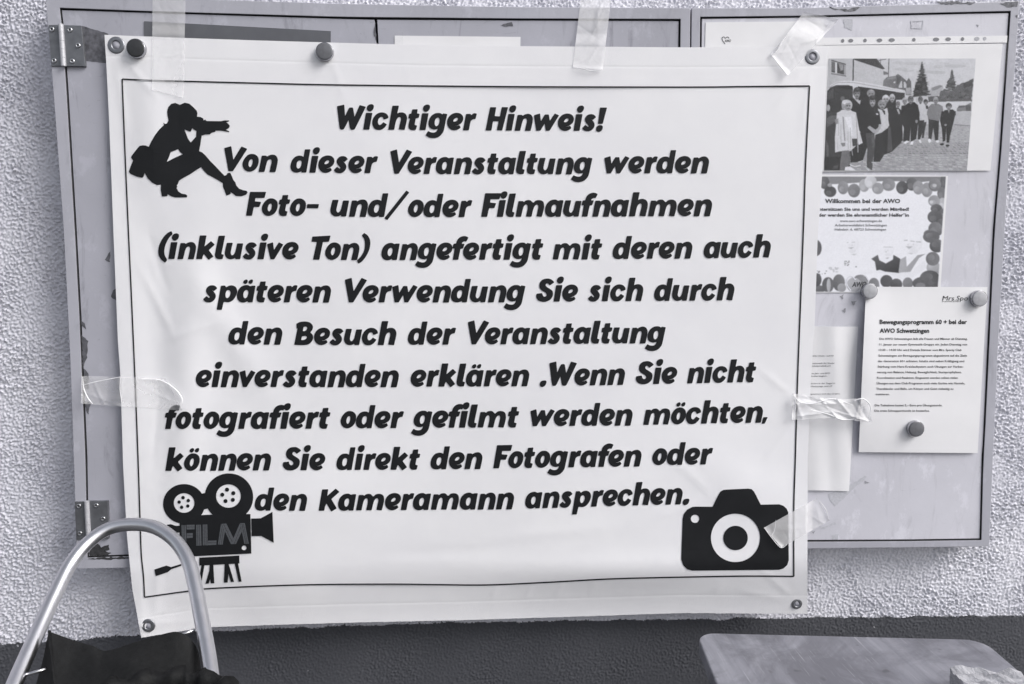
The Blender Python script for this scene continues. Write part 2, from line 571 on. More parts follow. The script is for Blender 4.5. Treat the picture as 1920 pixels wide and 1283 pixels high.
# ------------------------------------------------------------------ ground and house wall
def build_setting():
    V = [(-60, -60, 0), (60, -60, 0), (60, 6, 0), (-60, 6, 0)]
    tag(link('ground', mesh('ground', V, [(0, 1, 2, 3)], 'paving')), 'grey paved yard in front of the wall', None, None, 'structure')
    # roughcast relief
    st = 0.0018
    x0, x1, z0, z1 = -1.75, 1.65, 0.48, 2.05
    nx, nz = int(round((x1 - x0) / st)) + 1, int(round((z1 - z0) / st)) + 1
    fx, fz = np.fft.fftfreq(nx, st)[None, :], np.fft.fftfreq(nz, st)[:, None]
    fr = np.sqrt(fx ** 2 + fz ** 2)
    def band(lo, hi, seed):
        r = np.random.default_rng(seed).standard_normal((nz, nx))
        g = np.exp(-(np.log(np.maximum(fr, 1e-3) / math.sqrt(lo * hi)) / math.log(hi / lo)) ** 2 * 2.2)
        q = np.real(np.fft.ifft2(np.fft.fft2(r) * g))
        return q / q.std()
    h = band(105, 185, 1) + 0.9 * band(185, 275, 3) + 0.55 * band(35, 105, 2)
    h /= h.std()
    h = np.where(h > -0.25, h, -0.25 + 0.35 * (h + 0.25))
    h = np.where(h < 1.6, h, 1.6 + 0.4 * (h - 1.6))
    h = h * (0.85 + 0.25 * np.clip(band(4, 9, 6), -1, 1))
    X, Z = np.meshgrid(np.linspace(x0, x1, nx), np.linspace(z0, z1, nz))
    # edge of the dark base paint, ragged over the grain
    wl_ = on_y([(-300, 1228), (30, 1208), (218, 1194), (560, 1177), (852, 1168.5), (1300, 1162), (1920, 1155), (2300, 1150)], 0.0)
    zl = np.interp(X, wl_[:, 0], wl_[:, 2])
    edge = zl + 0.0012 * h + 0.0010 * band(6, 20, 5)
    edge -= 0.010 * np.clip(band(18, 40, 9) - 2.7, 0, 1)
    amp = np.where(Z < edge, 0.00062, 0.00185) * (1.0 + 0.35 * np.clip((0.1 - X) / 1.0, 0, 1))
    Y = -amp * h
    fade = np.clip(np.minimum.reduce([X - x0, x1 - X, Z - z0, z1 - Z]) / 0.02, 0, 1)
    Y *= fade
    V = np.stack([X, Y, Z], -1).reshape(-1, 3)
    idx = np.arange(nx * nz).reshape(nz, nx)
    Q = np.stack([idx[:-1, :-1], idx[:-1, 1:], idx[1:, 1:], idx[1:, :-1]], -1).reshape(-1, 4)
    dark = ((Z < edge)[:-1, :-1]).reshape(-1)
    root = empty('house_wall', (0, 0, 0), 'white roughcast house wall with a dark grey painted base', 'wall')
    zb = float(wl_[:, 2].mean())
    for nm, sel, mat, far in (('plaster', ~dark, 'white_roughcast', [(-9, x0, zb, 4.0), (x1, 9, zb, 4.0), (x0, x1, z1, 4.0)]),
                              ('painted_base', dark, 'dark_base_paint', [(-9, x0, 0, zb), (x1, 9, 0, zb), (x0, x1, 0, z0)])):
        q = Q[sel]
        used, inv = np.unique(q, return_inverse=True)
        v = V[used]
        f = inv.reshape(-1, 4)
        n0 = len(v)
        ev, ef = [], []
        for k, (a, b, c, d) in enumerate(far):
            ev += [(a, 0, c), (b, 0, c), (b, 0, d), (a, 0, d)]
            ef.append([n0 + 4 * k + i for i in range(4)])
        v = np.vstack([v, np.array(ev)]); f = np.vstack([f, np.array(ef)])
        me = bpy.data.meshes.new(nm)
        me.vertices.add(len(v)); me.vertices.foreach_set('co', v.astype(np.float32).ravel())
        me.loops.add(f.size); me.loops.foreach_set('vertex_index', f.astype(np.int32).ravel())
        me.polygons.add(len(f))
        me.polygons.foreach_set('loop_start', np.arange(0, f.size, 4, dtype=np.int32))
        me.polygons.foreach_set('use_smooth', np.ones(len(f), dtype=bool))
        me.materials.append(MATS[mat])
        me.update(calc_edges=True); me.validate()
        link(nm, me, root)
build_setting()
# ------------------------------------------------------------------ the two notice cabinets
YF, YD, YI = -0.060, -0.0572, -0.030
L_OUT = [(84, -14), (97, 134), (119, 430), (131, 665), (138, 860), (144, 1067)]
L_SEAM = [(112, 15), (117, 60), (124, 161), (140, 430), (149, 597), (160, 857), (164, 1046)]
R_OUT = [(1912, 2), (1898, 200), (1884, 430), (1872, 640), (1862, 860), (1855, 1025)]
R_SEAM = [(1895, 21), (1877, 288), (1865, 430), (1846, 832), (1844, 853), (1840, 1013)]
def shift(poly, dx, dy=0.0):
    return [(x + dx, y + dy) for x, y in poly]
def screw(x, y, yf, parent, r=0.0042):
    p = on_y([(x, y)], yf)[0]
    me = lathe('screw', [(0.0, 0.0007), (r * 0.35, 0.0005), (r * 0.42, 0.0014), (r * 0.85, 0.0017), (r, 0.0006), (r, -0.0005)], ['steel_hinge', 'bright_steel', 'corrosion'], [2, 2, 1, 1, 0], 20)
    return link('screw', me, parent, p)
def hinge(parent, left, right, pin, screws):
    rt = prism('hinge', right, YF - 0.0026, YD, 'steel_hinge', parent, 0.0005)
    prism('frame_leaf', left, YF - 0.0024, YF + 0.0005, 'steel_hinge', rt, 0.0005)
    ends = on_y(pin, YF - 0.0045)
    n = 5
    for k in range(n):
        a, b = ends[0] + (ends[1] - ends[0]) * (k + 0.01) / n, ends[0] + (ends[1] - ends[0]) * (k + 0.985) / n
        kn = tube('knuckle', [a, b], 0.0042, 'hinge_pin_steel', rt, 20)
        kn.modifiers.new('crisp', 'EDGE_SPLIT').split_angle = math.radians(40)
    for x, y in screws:
        screw(x, y, YF - 0.0026, rt)
def build_cabinets():
    base = on_y([(700, 1060)], 0.0)[0]
    L = empty('notice_cabinet', base, 'wide grey metal notice cabinet with steel hinges behind the big white notice', 'cabinet')
    seam_t = [(112, 15), (300, 22), (640, 32), (960, 35), (1276, 36)]
    seam_b = [(164, 1046), (241, 1043), (760, 1032), (1259, 1019)]
    R_in = [(1276, 36), (1273, 300), (1267, 640), (1259, 1019)]
    out_t = [(84, -14), (355, -2), (640, 7), (960, 13), (1294.5, 15)]
    out_b = [(144, 1067), (243, 1065), (760, 1052), (1278, 1040)]
    R_o = [(1294.5, 15), (1291, 300), (1285, 640), (1278, 1040)]
    # frame: one mesh per cabinet from four bars
    def frame(name, out, inn, par):
        V, F, M = [], [], []
        for a, b in zip(out, inn):
            n = 24
            pa, pb = polyat(a, np.linspace(0, 1, n)), polyat(b, np.linspace(0, 1, n))
            fo, fi = on_y(pa, YF), on_y(pb, YF)
            bo, bi = fo.copy(), fi.copy(); bo[:, 1] = 0.004; bi[:, 1] = YI
            s = len(V)
            V += list(fo) + list(fi) + list(bo) + list(bi)
            for i in range(n - 1):
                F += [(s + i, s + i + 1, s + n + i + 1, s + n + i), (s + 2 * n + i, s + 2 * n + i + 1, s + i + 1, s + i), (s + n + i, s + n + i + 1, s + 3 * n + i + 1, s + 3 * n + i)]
                M += [0, 0, 1]  # gap-side faces coloured near black: the shade of the door seam is painted in
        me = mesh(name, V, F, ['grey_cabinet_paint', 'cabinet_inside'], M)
        bm = bmesh.new(); bm.from_mesh(me)
        bmesh.ops.remove_doubles(bm, verts=bm.verts, dist=0.0004)
        bmesh.ops.recalc_face_normals(bm, faces=bm.faces)
        bm.to_mesh(me); bm.free()
        return bevel(link(name, me, par), 0.0009, 2, 50)
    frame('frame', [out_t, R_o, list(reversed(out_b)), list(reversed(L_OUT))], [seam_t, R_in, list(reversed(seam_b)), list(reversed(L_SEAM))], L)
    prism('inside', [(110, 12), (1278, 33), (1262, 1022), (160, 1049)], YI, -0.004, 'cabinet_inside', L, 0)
    g = 3.4
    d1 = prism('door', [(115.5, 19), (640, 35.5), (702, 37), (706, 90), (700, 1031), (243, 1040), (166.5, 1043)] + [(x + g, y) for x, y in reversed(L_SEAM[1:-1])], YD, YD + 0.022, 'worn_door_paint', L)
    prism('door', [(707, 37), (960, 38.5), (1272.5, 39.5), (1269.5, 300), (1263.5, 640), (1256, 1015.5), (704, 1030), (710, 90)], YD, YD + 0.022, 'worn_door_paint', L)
    hinge(L, [(91, 47), (110, 46.5), (120, 124), (96, 124.5)], [(117, 47), (152.5, 48), (160, 124.6), (124, 124)], [(114, 45.5), (119.5, 124.5)], [(97.5, 55.3), (101.5, 114), (131.4, 56.3), (146.5, 85.5), (135.7, 115)])
    hinge(L, [(139.8, 941), (160, 940.5), (164, 1010), (143, 1013)], [(165.7, 940), (202, 939.6), (204, 1010), (168, 1012)], [(162.5, 939.5), (166.5, 1012)], [(148, 949.1), (180.7, 947.8), (193.5, 972.7), (150, 1000.2), (187, 1002)])
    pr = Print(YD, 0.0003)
    pr.add([jag([(153, 49), (203, 63), (199, 119), (160, 114)], 6, 0.8)], 'dark_grey_patch')  # flat dark grey patch on the door beside the upper hinge leaf
    pr.build('dark_patch', d1)
    pr = Print(YD, 0.0003)
    pr.add([jag([(168, 1043), (168, 1021), (184, 1019), (190, 1026), (204, 1022), (206, 1030), (197, 1034), (210, 1037), (203, 1042)], 3, 1.2)], 'corrosion')
    for q in ([(215, 425), (216, 413), (219, 412), (218, 424)], [(152, 600), (159, 607), (161, 618), (153, 610)], [(153, 628), (165, 640), (163, 670), (155, 690)], [(157, 690), (166, 700), (167, 730), (158, 728)],
              [(160, 752), (170, 756), (166, 777), (161, 770)], [(200, 480), (207, 472), (206, 492), (196, 486)], [(213, 545), (219, 540), (219, 565), (208, 556)], [(936, 48), (960, 42), (962, 50), (946, 50)], [(700, 62), (704, 40), (706, 78)]):
        pr.add([jag(q, 4, 1.0)], 'dark_grey_patch')
    pr.build('worn_paint', d1)
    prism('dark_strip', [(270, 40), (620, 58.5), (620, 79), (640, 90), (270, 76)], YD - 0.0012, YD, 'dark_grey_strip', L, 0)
    prR = Print(YF, 0.0003)
    prR.add([jag([(165, 1049), (200, 1050), (241, 1047), (241, 1044), (166, 1047)], 4, 1.3)], 'corrosion')
    prR.build('corroded_edge', L)

    base = on_y([(1580, 1030)], 0.0)[0]
    R = empty('notice_cabinet', base, 'narrow grey metal notice cabinet holding sheets, right of the big white notice', 'cabinet')
    seam_t = [(1313, 32), (1508, 30), (1700, 25.5), (1895, 21)]
    seam_b = [(1296, 1020), (1515, 1016), (1700, 1015), (1840, 1013)]
    Li = [(1313, 32), (1310, 300), (1304, 640), (1296, 1020)]
    out_t = [(1297, 15), (1500, 15), (1770, 7), (1912, 2)]
    out_b = [(1280, 1034), (1515, 1029), (1700, 1027), (1855, 1025)]
    Lo = [(1297, 15), (1293.5, 300), (1287.5, 640), (1280, 1034)]
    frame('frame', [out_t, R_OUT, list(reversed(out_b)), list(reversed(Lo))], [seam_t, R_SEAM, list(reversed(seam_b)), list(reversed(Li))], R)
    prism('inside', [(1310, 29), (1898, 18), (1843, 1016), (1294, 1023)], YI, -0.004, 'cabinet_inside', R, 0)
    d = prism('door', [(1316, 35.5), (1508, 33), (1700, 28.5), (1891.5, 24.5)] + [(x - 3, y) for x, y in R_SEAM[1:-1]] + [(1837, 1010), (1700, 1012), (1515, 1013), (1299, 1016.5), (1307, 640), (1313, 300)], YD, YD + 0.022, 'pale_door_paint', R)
    pr = Print(YD, 0.0003)
    for q in ([(1552, 928), (1590, 912), (1622, 892), (1626, 894), (1600, 918), (1565, 950)], [(1536, 990), (1565, 980), (1568, 983), (1545, 992)], [(1558, 1004), (1572, 1002), (1572, 1012), (1560, 1011)], [(1581, 37), (1599, 37), (1598, 58), (1583, 52)]):
        pr.add([jag(q, 5, 1.3)], tone(184))
    for q in ([(1521, 997), (1528, 996), (1526, 1001)], [(1830, 47), (1835, 46), (1833, 52)], [(1622, 902), (1630, 905), (1622, 907)], [(1575, 555), (1582, 552), (1580, 563)], [(1596, 566), (1606, 564), (1600, 574)], [(1578, 583), (1586, 578), (1584, 588)]):
        pr.add([jag(q, 3, 1.0)], tone(150))
    pr.add([jag([(1707, 39), (1732, 38), (1731, 54), (1709, 54)], 6, .6), list(reversed(jag([(1709, 41), (1730, 40), (1729, 52), (1711, 52)], 6, .4)))], tone(190))
    pr.build('scuff_marks', d)
    pr = Print(YF, 0.0004)
    for q in ([(1552, 12), (1562, 16), (1590, 18), (1612, 13), (1606, 20), (1590, 22), (1560, 17)], [(1755, 4), (1790, 3), (1830, 5), (1822, 8), (1760, 8)], [(1875, 6), (1908, 3), (1908, 12), (1890, 14)], [(1904, 30), (1909, 28), (1907, 36)]):
        pr.add([jag(q, 5, 1.3)], 'dirt')
    pr.build('dirt_marks', R)
build_cabinets()

# ------------------------------------------------------------------ the banner
B_TOP = [(196, 65.5), (285, 69), (348, 71.5), (480, 76), (620, 80), (780, 84.5), (941, 86.5), (1273, 89), (1494, 88), (1555, 87)]
B_RIGHT = [(1555, 87), (1552, 100), (1546, 200), (1542, 320), (1533, 450), (1528, 597), (1519.5, 731), (1514.6, 860), (1514, 1000), (1514, 1151)]
B_BOT = [(265, 1196), (325, 1186), (389, 1176), (540, 1171), (681, 1167), (869, 1163), (1056, 1157), (1280, 1149.6), (1400, 1150.5), (1514, 1151)]
B_LEFT = [(196, 65.5), (200, 131), (205, 235), (212.5, 430), (221, 638), (226, 708), (230.7, 870), (238, 1004), (248, 1104), (265, 1196)]
_c = on_y([(230, 1060), (1500, 1040), (196, 65), (1555, 87), (265, 1196)], -0.068)
CAB_BOT, BX0, BX1 = float(_c[:2, 2].mean()), float(_c[2, 0]), float(_c[3, 0])
CREASES = []
for p, q, a, w in (((262, 500), (330, 640), 0.9, 8), ((275, 430), (318, 560), -0.7, 7), ((300, 640), (420, 600), 0.5, 7), ((330, 790), (270, 860), 0.8, 8), ((285, 880), (300, 720), -0.6, 6),
                   ((225, 100), (300, 190), 0.6, 6), ((215, 110), (240, 260), 0.6, 6), ((1515, 120), (1440, 215), 0.6, 6), ((1520, 125), (1500, 260), 0.5, 6), ((620, 105), (650, 200), 0.4, 6), ((600, 105), (560, 190), -0.4, 6),
                   ((1490, 790), (1430, 870), 0.7, 7), ((1485, 740), (1420, 690), 0.6, 7), ((1430, 900), (1200, 980), 0.5, 10), ((1180, 985), (900, 1010), 0.5, 12), ((700, 1040), (980, 1030), -0.5, 12),
                   ((280, 1165), (360, 1100), 0.8, 7), ((290, 1160), (300, 1060), 0.8, 8), ((1490, 1125), (1420, 1060), 0.6, 7), ((1480, 1130), (1380, 1110), 0.5, 7), ((1250, 850), (1340, 930), 0.5, 9),
                   ((920, 1128), (935, 1098), 0.5, 5), ((985, 1128), (1000, 1095), 0.5, 5), ((1040, 1124), (1060, 1092), 0.5, 5), ((1105, 1122), (1120, 1096), 0.4, 5), ((1340, 1118), (1360, 1095), 0.5, 6), ((500, 1135), (520, 1112), 0.4, 6)):
    w2 = on_y([p, q], -0.068)
    CREASES.append((w2[0, 0], w2[0, 2], w2[1, 0], w2[1, 2], a / 1000.0, w / 1000.0))
def g2(x, z, cx, cz, sx, sz, a=0.0):
    dx, dz = x - cx, z - cz
    u, v = dx * math.cos(a) + dz * math.sin(a), -dx * math.sin(a) + dz * math.cos(a)
    return np.exp(-(u / sx) ** 2 - (v / sz) ** 2)
def banner_y(x, z):
    y = np.full_like(x, -0.0680)
    # buckles fade out near the taped corners
    y = y - 0.0016 * np.sin(7.5 * x + 2.0 * z + 0.6) * np.sin(4.1 * z + 1.0)
    y = y - 0.0010 * np.sin(17.0 * x - 6.0 * z) * g2(x, z, -0.35, 1.15, 0.5, 0.4)
    # soft vertical folds along the left margin
    y = y - 0.0050 * g2(x, z, BX0 + 0.12, 1.20, 0.035, 0.22, -0.12) + 0.0030 * g2(x, z, BX0 + 0.065, 1.22, 0.03, 0.26) - 0.003 * g2(x, z, BX0 + 0.19, 1.28, 0.03, 0.12, 0.5)
    y = y - 0.0040 * g2(x, z, BX0 + 0.07, 1.62, 0.03, 0.12) - 0.0035 * g2(x, z, BX0 + 0.28, 0.95, 0.16, 0.05, 0.35)
    y = y - 0.0030 * g2(x, z, BX1 - 0.12, 0.98, 0.10, 0.05, -0.5)
    y = y - 0.0035 * g2(x, z, 0.25, 0.83, 0.22, 0.03)
    # creases of the vinyl
    for ax, az, bx, bz, a, w in CREASES:
        L2 = (bx - ax) ** 2 + (bz - az) ** 2
        s = ((x - ax) * (bx - ax) + (z - az) * (bz - az)) / L2
        d = ((x - ax) * (bz - az) - (z - az) * (bx - ax)) / math.sqrt(L2)
        y = y - a * np.exp(-(d / w) ** 2) * np.exp(-((s - 0.5) / 0.42) ** 4)
    # hangs free below the cabinet
    t = np.clip((CAB_BOT - z) / 0.13, 0, 1)
    y = y + 0.022 * t * t * (3 - 2 * t) * (0.75 + 0.25 * np.sin(5 * x))
    t2 = np.clip((BX0 + 0.22 - x) / 0.2, 0, 1) * np.clip((CAB_BOT + 0.05 - z) / 0.16, 0, 1)
    y = y - 0.020 * t2 * t2
    return y
def build_banner():
    nu, nv = 340, 280
    u = np.linspace(0, 1, nu); v = np.linspace(0, 1, nv)
    # extra rows where the hems are sewn
    v = np.sort(np.concatenate([v, [0.0325, 0.0345, 0.0365, 0.9665, 0.9685, 0.9705]]))
    nv = len(v)
    T, Bm, Lf, Rt = polyat(B_TOP, u), polyat(B_BOT, u), polyat(B_LEFT, v), polyat(B_RIGHT, v)
    U, W = u[None, :, None], v[:, None, None]
    C = (1 - W) * T[None] + W * Bm[None] + (1 - U) * Lf[:, None] + U * Rt[:, None]
    C -= (1 - U) * (1 - W) * T[0] + U * (1 - W) * T[-1] + (1 - U) * W * Bm[0] + U * W * Bm[-1]
    px = C.reshape(-1, 2)
    Vv = np.repeat(v, nu); Uu = np.tile(u, nv)
    px = px.copy()
    fray = np.where(Vv > 0.999, 1.0, 0.0) * (np.sin(Uu * 190) * 0.12 + RNG.uniform(-0.3, 0.3, len(Uu)))
    px[:, 1] += fray
    P = on_surf(px, banner_y)
    hem = np.clip((0.0345 - Vv) / 0.002, 0, 1) + np.clip((Vv - 0.9685) / 0.002, 0, 1)
    P[:, 1] -= 0.00012 * hem
    # the row along the seam sinks a little
    P[:, 1] += 0.0002 * (np.exp(-((Vv - 0.0352) / 0.0012) ** 2) + np.exp(-((Vv - 0.968) / 0.0012) ** 2))
    idx = np.arange(nu * nv).reshape(nv, nu)
    Q = np.stack([idx[:-1, :-1], idx[1:, :-1], idx[1:, 1:], idx[:-1, 1:]], -1).reshape(-1, 4)
    root = empty('notice_banner', on_y([(890, 1170)], -0.06)[0], 'big white vinyl notice with bold black text and three pictograms, taped across the cabinets', 'banner')
    me = mesh('sheet', P, Q, 'white_banner_vinyl', smooth=True)
    sh = link('sheet', me, root)
    solidify(sh, 0.0005, -1.0)
    return root
banner = build_banner()

# ---- lettering: outlines of the hand-drawn-looking bold italic, traced glyph by glyph
# (scale, baseline, left side, right side, loops); '*' marks a corner
G = {}
def gl(ch, sc, base, Lb, Rb, *loops):
    out = []
    for s in loops:
        pts = []
        for t in s.split():
            c = t.endswith('*')
            x, y = t.rstrip('*').split(',')
            pts.append(((float(x) - Lb) / sc, (float(y) - base) / sc, c))
        out.append(pts)
    G[ch] = (((Rb - Lb) / sc), out)
gl('V', 9.6, 540, 115, 441, '118,132* 240,96* 277,335* 418,98* 518,140* 270,538* 190,538*')
gl('e', 9.6, 540, 435, 725, '682,492* 640,522 575,542 510,530 455,480 435,410 450,330 500,265 560,235 620,228 680,245 720,290 725,345 700,400 652,440* 615,457 566,464* 615,464 656,447*', '545,375 575,330 610,315 630,330 620,360 590,380 560,386')
gl('r', 9.6, 540, 718, 951, '774,247* 855,247 868,268* 900,240 930,233 970,239* 945,335* 900,342 865,368 850,410 825,540* 720,540*')
gl('a', 9.6, 540, 945, 1275, '1275,244* 1222,541* 1140,542* 1130,520* 1090,540 1040,545 985,525 950,475 945,410 965,330 1010,270 1070,238 1135,233 1178,254* 1215,244', '1085,470 1062,445 1058,390 1075,345 1110,320 1140,335 1145,380 1130,430 1110,460')
gl('n', 9.6, 540, 1268, 1606, '1322,255* 1400,255 1415,270* 1460,245 1520,235 1570,255 1600,310 1598,370 1580,460 1560,544* 1455,544* 1475,450 1493,365 1488,330 1465,317 1432,335 1410,380 1390,460 1370,542* 1268,544*')
gl('s', 9.6, 542, 1604, 1868, '1855,295* 1788,348* 1752,320* 1795,362 1822,405 1825,450 1800,500 1750,540 1690,548 1630,530 1598,490* 1660,432* 1703,468* 1718,452 1700,430 1665,385 1650,340 1665,290 1710,250 1770,240 1820,255')
gl('t', 9.6, 545, 26, 250, '115,175* 215,171* 202,250* 250,253* 235,325* 180,335* 158,455* 203,465* 180,545* 100,545 60,520 48,470 55,420 78,342* 45,338* 60,258* 98,252*')
gl('l', 9.6, 545, 560, 740, '625,128* 742,125* 675,455* 718,465* 695,545* 620,545 575,520 560,470 566,420')
gl('u', 9.6, 545, 938, 1267, '975,253* 1082,251* 1048,400 1045,440 1060,472 1085,472 1115,435 1130,390 1160,262* 1267,262* 1213,545* 1130,545* 1120,522* 1080,542 1020,545 965,515 938,455 942,400')
gl('g', 13.714, 805, 445, 932, '930,392* 880,620 835,820 800,890 720,970 640,1003 550,1010 450,990 370,938* 440,828* 500,860 560,870 620,860 665,820 685,768* 640,785 580,788 510,765 460,710 445,620 470,520 530,430 620,375 700,363 760,372 800,400* 825,374*', '640,705 612,675 605,600 625,530 665,490 705,487 728,520 730,580 710,650 680,690')
gl('W', 12.0, 692, 145, 742, '146,170* 310,132* 328,388* 415,212 440,198 490,198 508,215 540,405* 655,140* 795,180* 547,678 520,695 470,695 440,670 405,480* 310,670 285,690 230,692 208,665')
gl('i', 12.0, 697, 735, 945, '795,320* 942,320* 873,697* 735,697*', '815,210 835,160 880,130 935,125 970,150 972,200 950,250 905,285 860,285 825,255')
gl('c', 12.0, 697, 937, 1302, '1300,435* 1195,470* 1175,420 1135,408 1090,440 1065,510 1075,570 1105,592 1145,570 1185,525* 1268,575* 1220,640 1150,690 1075,702 1000,680 950,610 937,530 960,440 1020,360 1100,315 1175,308 1250,335 1295,390')
gl('h', 12.0, 702, 1290, 1725, '1385,160* 1532,158* 1495,335* 1540,315 1620,312 1680,345 1712,410 1710,480 1660,704* 1525,690* 1550,580 1575,470 1568,425 1540,412 1500,440 1465,510 1425,702* 1290,700*')
gl('H', 7.68, 460, 82, 380, '148,122* 238,122* 215,250* 292,255* 318,118* 410,122* 325,460* 245,455* 272,325* 190,325* 168,460* 82,460*')
gl('w', 7.68, 463, 770, 1140, '785,240* 875,212* 888,325* 945,228* 1003,228* 1018,320* 1090,212* 1152,240* 1015,463* 960,463* 942,360* 880,463* 820,463*')
gl('!', 7.68, 463, 1675, 1828, '1725,125* 1828,125* 1765,362* 1695,362*', '1668,440 1680,400 1720,380 1760,390 1765,420 1745,462 1705,478 1675,465')
gl('F', 12.0, 658, 135, 492, '225,125* 582,125* 545,260* 345,260* 332,335* 472,350* 430,462* 310,460* 270,658* 135,655*')
gl('o', 12.0, 660, 482, 838, '700,270 770,290 825,350 835,430 815,520 765,600 690,650 620,662 545,635 495,570 482,490 510,400 570,320 630,280', '640,562 615,525 615,470 640,410 675,385 700,405 700,460 685,515 660,550')
gl('-', 12.0, 660, 1482, 1775, '1515,395* 1775,395* 1755,490* 1500,485*')
gl('d', 9.6, 548, 912, 1255, '1170,130* 1270,128* 1195,548* 1110,550* 1105,525* 1060,545 1000,550 940,525 912,470 915,400 940,330 990,270 1060,245 1115,250 1145,268*', '1045,478 1022,450 1022,395 1045,345 1080,330 1108,345 1108,390 1095,440 1070,470')
gl('/', 9.6, 548, 249, 631, '595,75* 648,112* 258,605* 205,570*')
gl('m', 7.68, 438, 592, 1020, '634,212* 700,212* 710,225* 745,202 800,200 845,238* 885,205 945,200 990,225 1003,285 995,340 968,440* 890,432* 908,350 918,290 905,263 875,275 850,320 820,438* 740,435* 758,355 765,300 752,263 720,275 698,325 672,438* 592,435*')
gl('f', 9.6, 458, 1354, 1558, '1650,55* 1612,130* 1570,125 1540,145 1530,166* 1580,168* 1550,255* 1505,260* 1465,458* 1365,458* 1400,255* 1358,250* 1380,168* 1425,165* 1445,105 1490,55 1560,30 1610,35')
gl('(', 9.6, 535, 112, 294, '345,35* 368,90* 300,160 245,270 220,370 225,460 270,555* 230,602* 165,550 120,470 112,370 140,260 200,150 270,75')
gl('k', 9.6, 535, 798, 1140, '865,112* 985,112* 948,310* 1065,212* 1132,275* 1025,375* 1110,490* 1022,550* 938,445* 920,480 908,535* 798,535*')
gl('v', 8.348, 470, 215, 463, '222,235* 315,205* 330,325* 405,205* 475,240* 335,470* 275,470*')
gl('T', 8.348, 480, 912, 1130, '925,118* 1210,102* 1185,198* 1090,202* 1035,480* 935,478* 995,202* 912,198*')
gl(')', 8.348, 480, 1660, 1832, '1735,58* 1790,100 1825,165 1830,240 1810,330 1760,430 1700,505 1645,540* 1620,490* 1680,430 1730,340 1745,250 1735,160 1698,100*')
gl('p', 7.385, 382, 245, 512, '287,155* 345,155 358,178* 400,155 450,152 495,180 510,235 490,300 450,355 400,382 325,378* 300,487* 228,487*', '365,325 350,295 355,245 375,218 405,220 418,250 410,290 390,318')
gl('B', 9.143, 520, 108, 456, '145,155* 200,128 260,118 330,120 395,145 432,205 420,260 385,305* 425,345 435,400 410,460 360,505 290,522 108,520* 165,240* 148,235*', '255,285* 270,210* 305,205 332,220 325,255 295,280', '228,435* 240,375* 285,365 325,375 320,405 290,430 255,437')
gl('K', 9.143, 530, 68, 415, '130,160* 238,158* 218,275* 365,148* 432,205* 290,330* 385,490* 290,548* 205,405* 185,450 165,530* 68,530*')
gl('S', 9.6, 490, 50, 376, '388,135* 302,195* 275,165 250,155 225,185 240,215 300,255 350,295 362,345 345,410 300,460 230,490 160,492 95,470 55,420 50,380 58,345* 160,330* 170,370 195,398 230,390 242,360 220,325 160,290 120,250 108,200 120,140 165,90 230,70 295,72 345,95')
gl('.', 9.6, 512, 160, 350, '163,480 185,430 235,413 285,420 288,455 265,505 220,532 180,525')
gl(',', 7.68, 362, 1758, 1835, '1765,285* 1832,285* 1785,382* 1738,382*')
def umlaut(ch, src, ref):
    adv, loops = G[src]
    d = [[((x - ref) / 7.385, (y - 382) / 7.385, False) for x, y in q] for q in ([(603, 110), (620, 80), (655, 70), (668, 90), (655, 120), (630, 132)], [(675, 110), (695, 78), (730, 70), (738, 90), (725, 120), (700, 130)])]
    G[ch] = (adv, loops + d)
umlaut('ä', 'a', 520); umlaut('ö', 'o', 528)
def smooth_loop(pts):
    ex = []
    n = len(pts)
    for i, (x, y, c) in enumerate(pts):
        p = np.array([x, y])
        if c:
            a, b = np.array(pts[i - 1][:2]) - p, np.array(pts[(i + 1) % n][:2]) - p
            la, lb = np.linalg.norm(a), np.linalg.norm(b)
            r = min(1.25, 0.3 * la, 0.3 * lb)
            p1, p2 = p + a / la * r, p + b / lb * r
            ex += [(p1, True), ((p1 + 2 * p + p2) / 4, True), (p2, True)]
        else:
            ex.append((p, False))
    out = []
    m = len(ex)
    for i in range(m):
        (p, hp), (q, hq) = ex[i], ex[(i + 1) % m]
        ch = q - p
        ln = np.linalg.norm(ch)
        if ln < 1e-6:
            continue
        def tan(j, hard):
            if hard:
                return ch
            d = ex[(j + 1) % m][0] - ex[j - 1][0]
            return d / (np.linalg.norm(d) + 1e-9) * ln
        t0, t1 = tan(i, hp), tan((i + 1) % m, hq)
        k = 1 if (hp and hq) else max(2, int(ln / 1.6))
        for s in range(k):
            t = s / k
            out.append(tuple((2 * t ** 3 - 3 * t * t + 1) * p + (t ** 3 - 2 * t * t + t) * t0 + (-2 * t ** 3 + 3 * t * t) * q + (t ** 3 - t * t) * t1))
    return out
GS = {ch: (adv, [smooth_loop(lp) for lp in loops]) for ch, (adv, loops) in G.items()}
def inside(p, poly):
    r = False
    for i in range(len(poly)):
        (x1, y1), (x2, y2) = poly[i - 1], poly[i]
        if (y1 > p[1]) != (y2 > p[1]) and p[0] < (x2 - x1) * (p[1] - y1) / (y2 - y1) + x1:
            r = not r
    return r
def put_word(pr, word, xl, xr, yl, yr):
    cur, items = 0.0, []
    for ch in word:
        adv, loops = GS[ch]
        items.append([[(x + cur, y) for x, y in lp] for lp in loops])
        cur += adv - 0.6
    xs = [p[0] for it in items for lp in it for p in lp]
    a, b = min(xs), max(xs)
    sx = (xr - xl) / (b - a)
    sy = 0.45 + 0.55 * sx
    for it in items:
        L = [[(xl + (x - a) * sx, yl + (yr - yl) * (x - a) / (b - a) + y * sy) for x, y in lp] for lp in it]
        outer = [lp for lp in L if not any(inside(lp[0], o) for o in L if o is not lp)]
        for o in outer:
            pr.add([o] + [lp for lp in L if lp is not o and inside(lp[0], o)], 'black_banner_ink', 22.0)
            pr.layer = pr.layer % 3
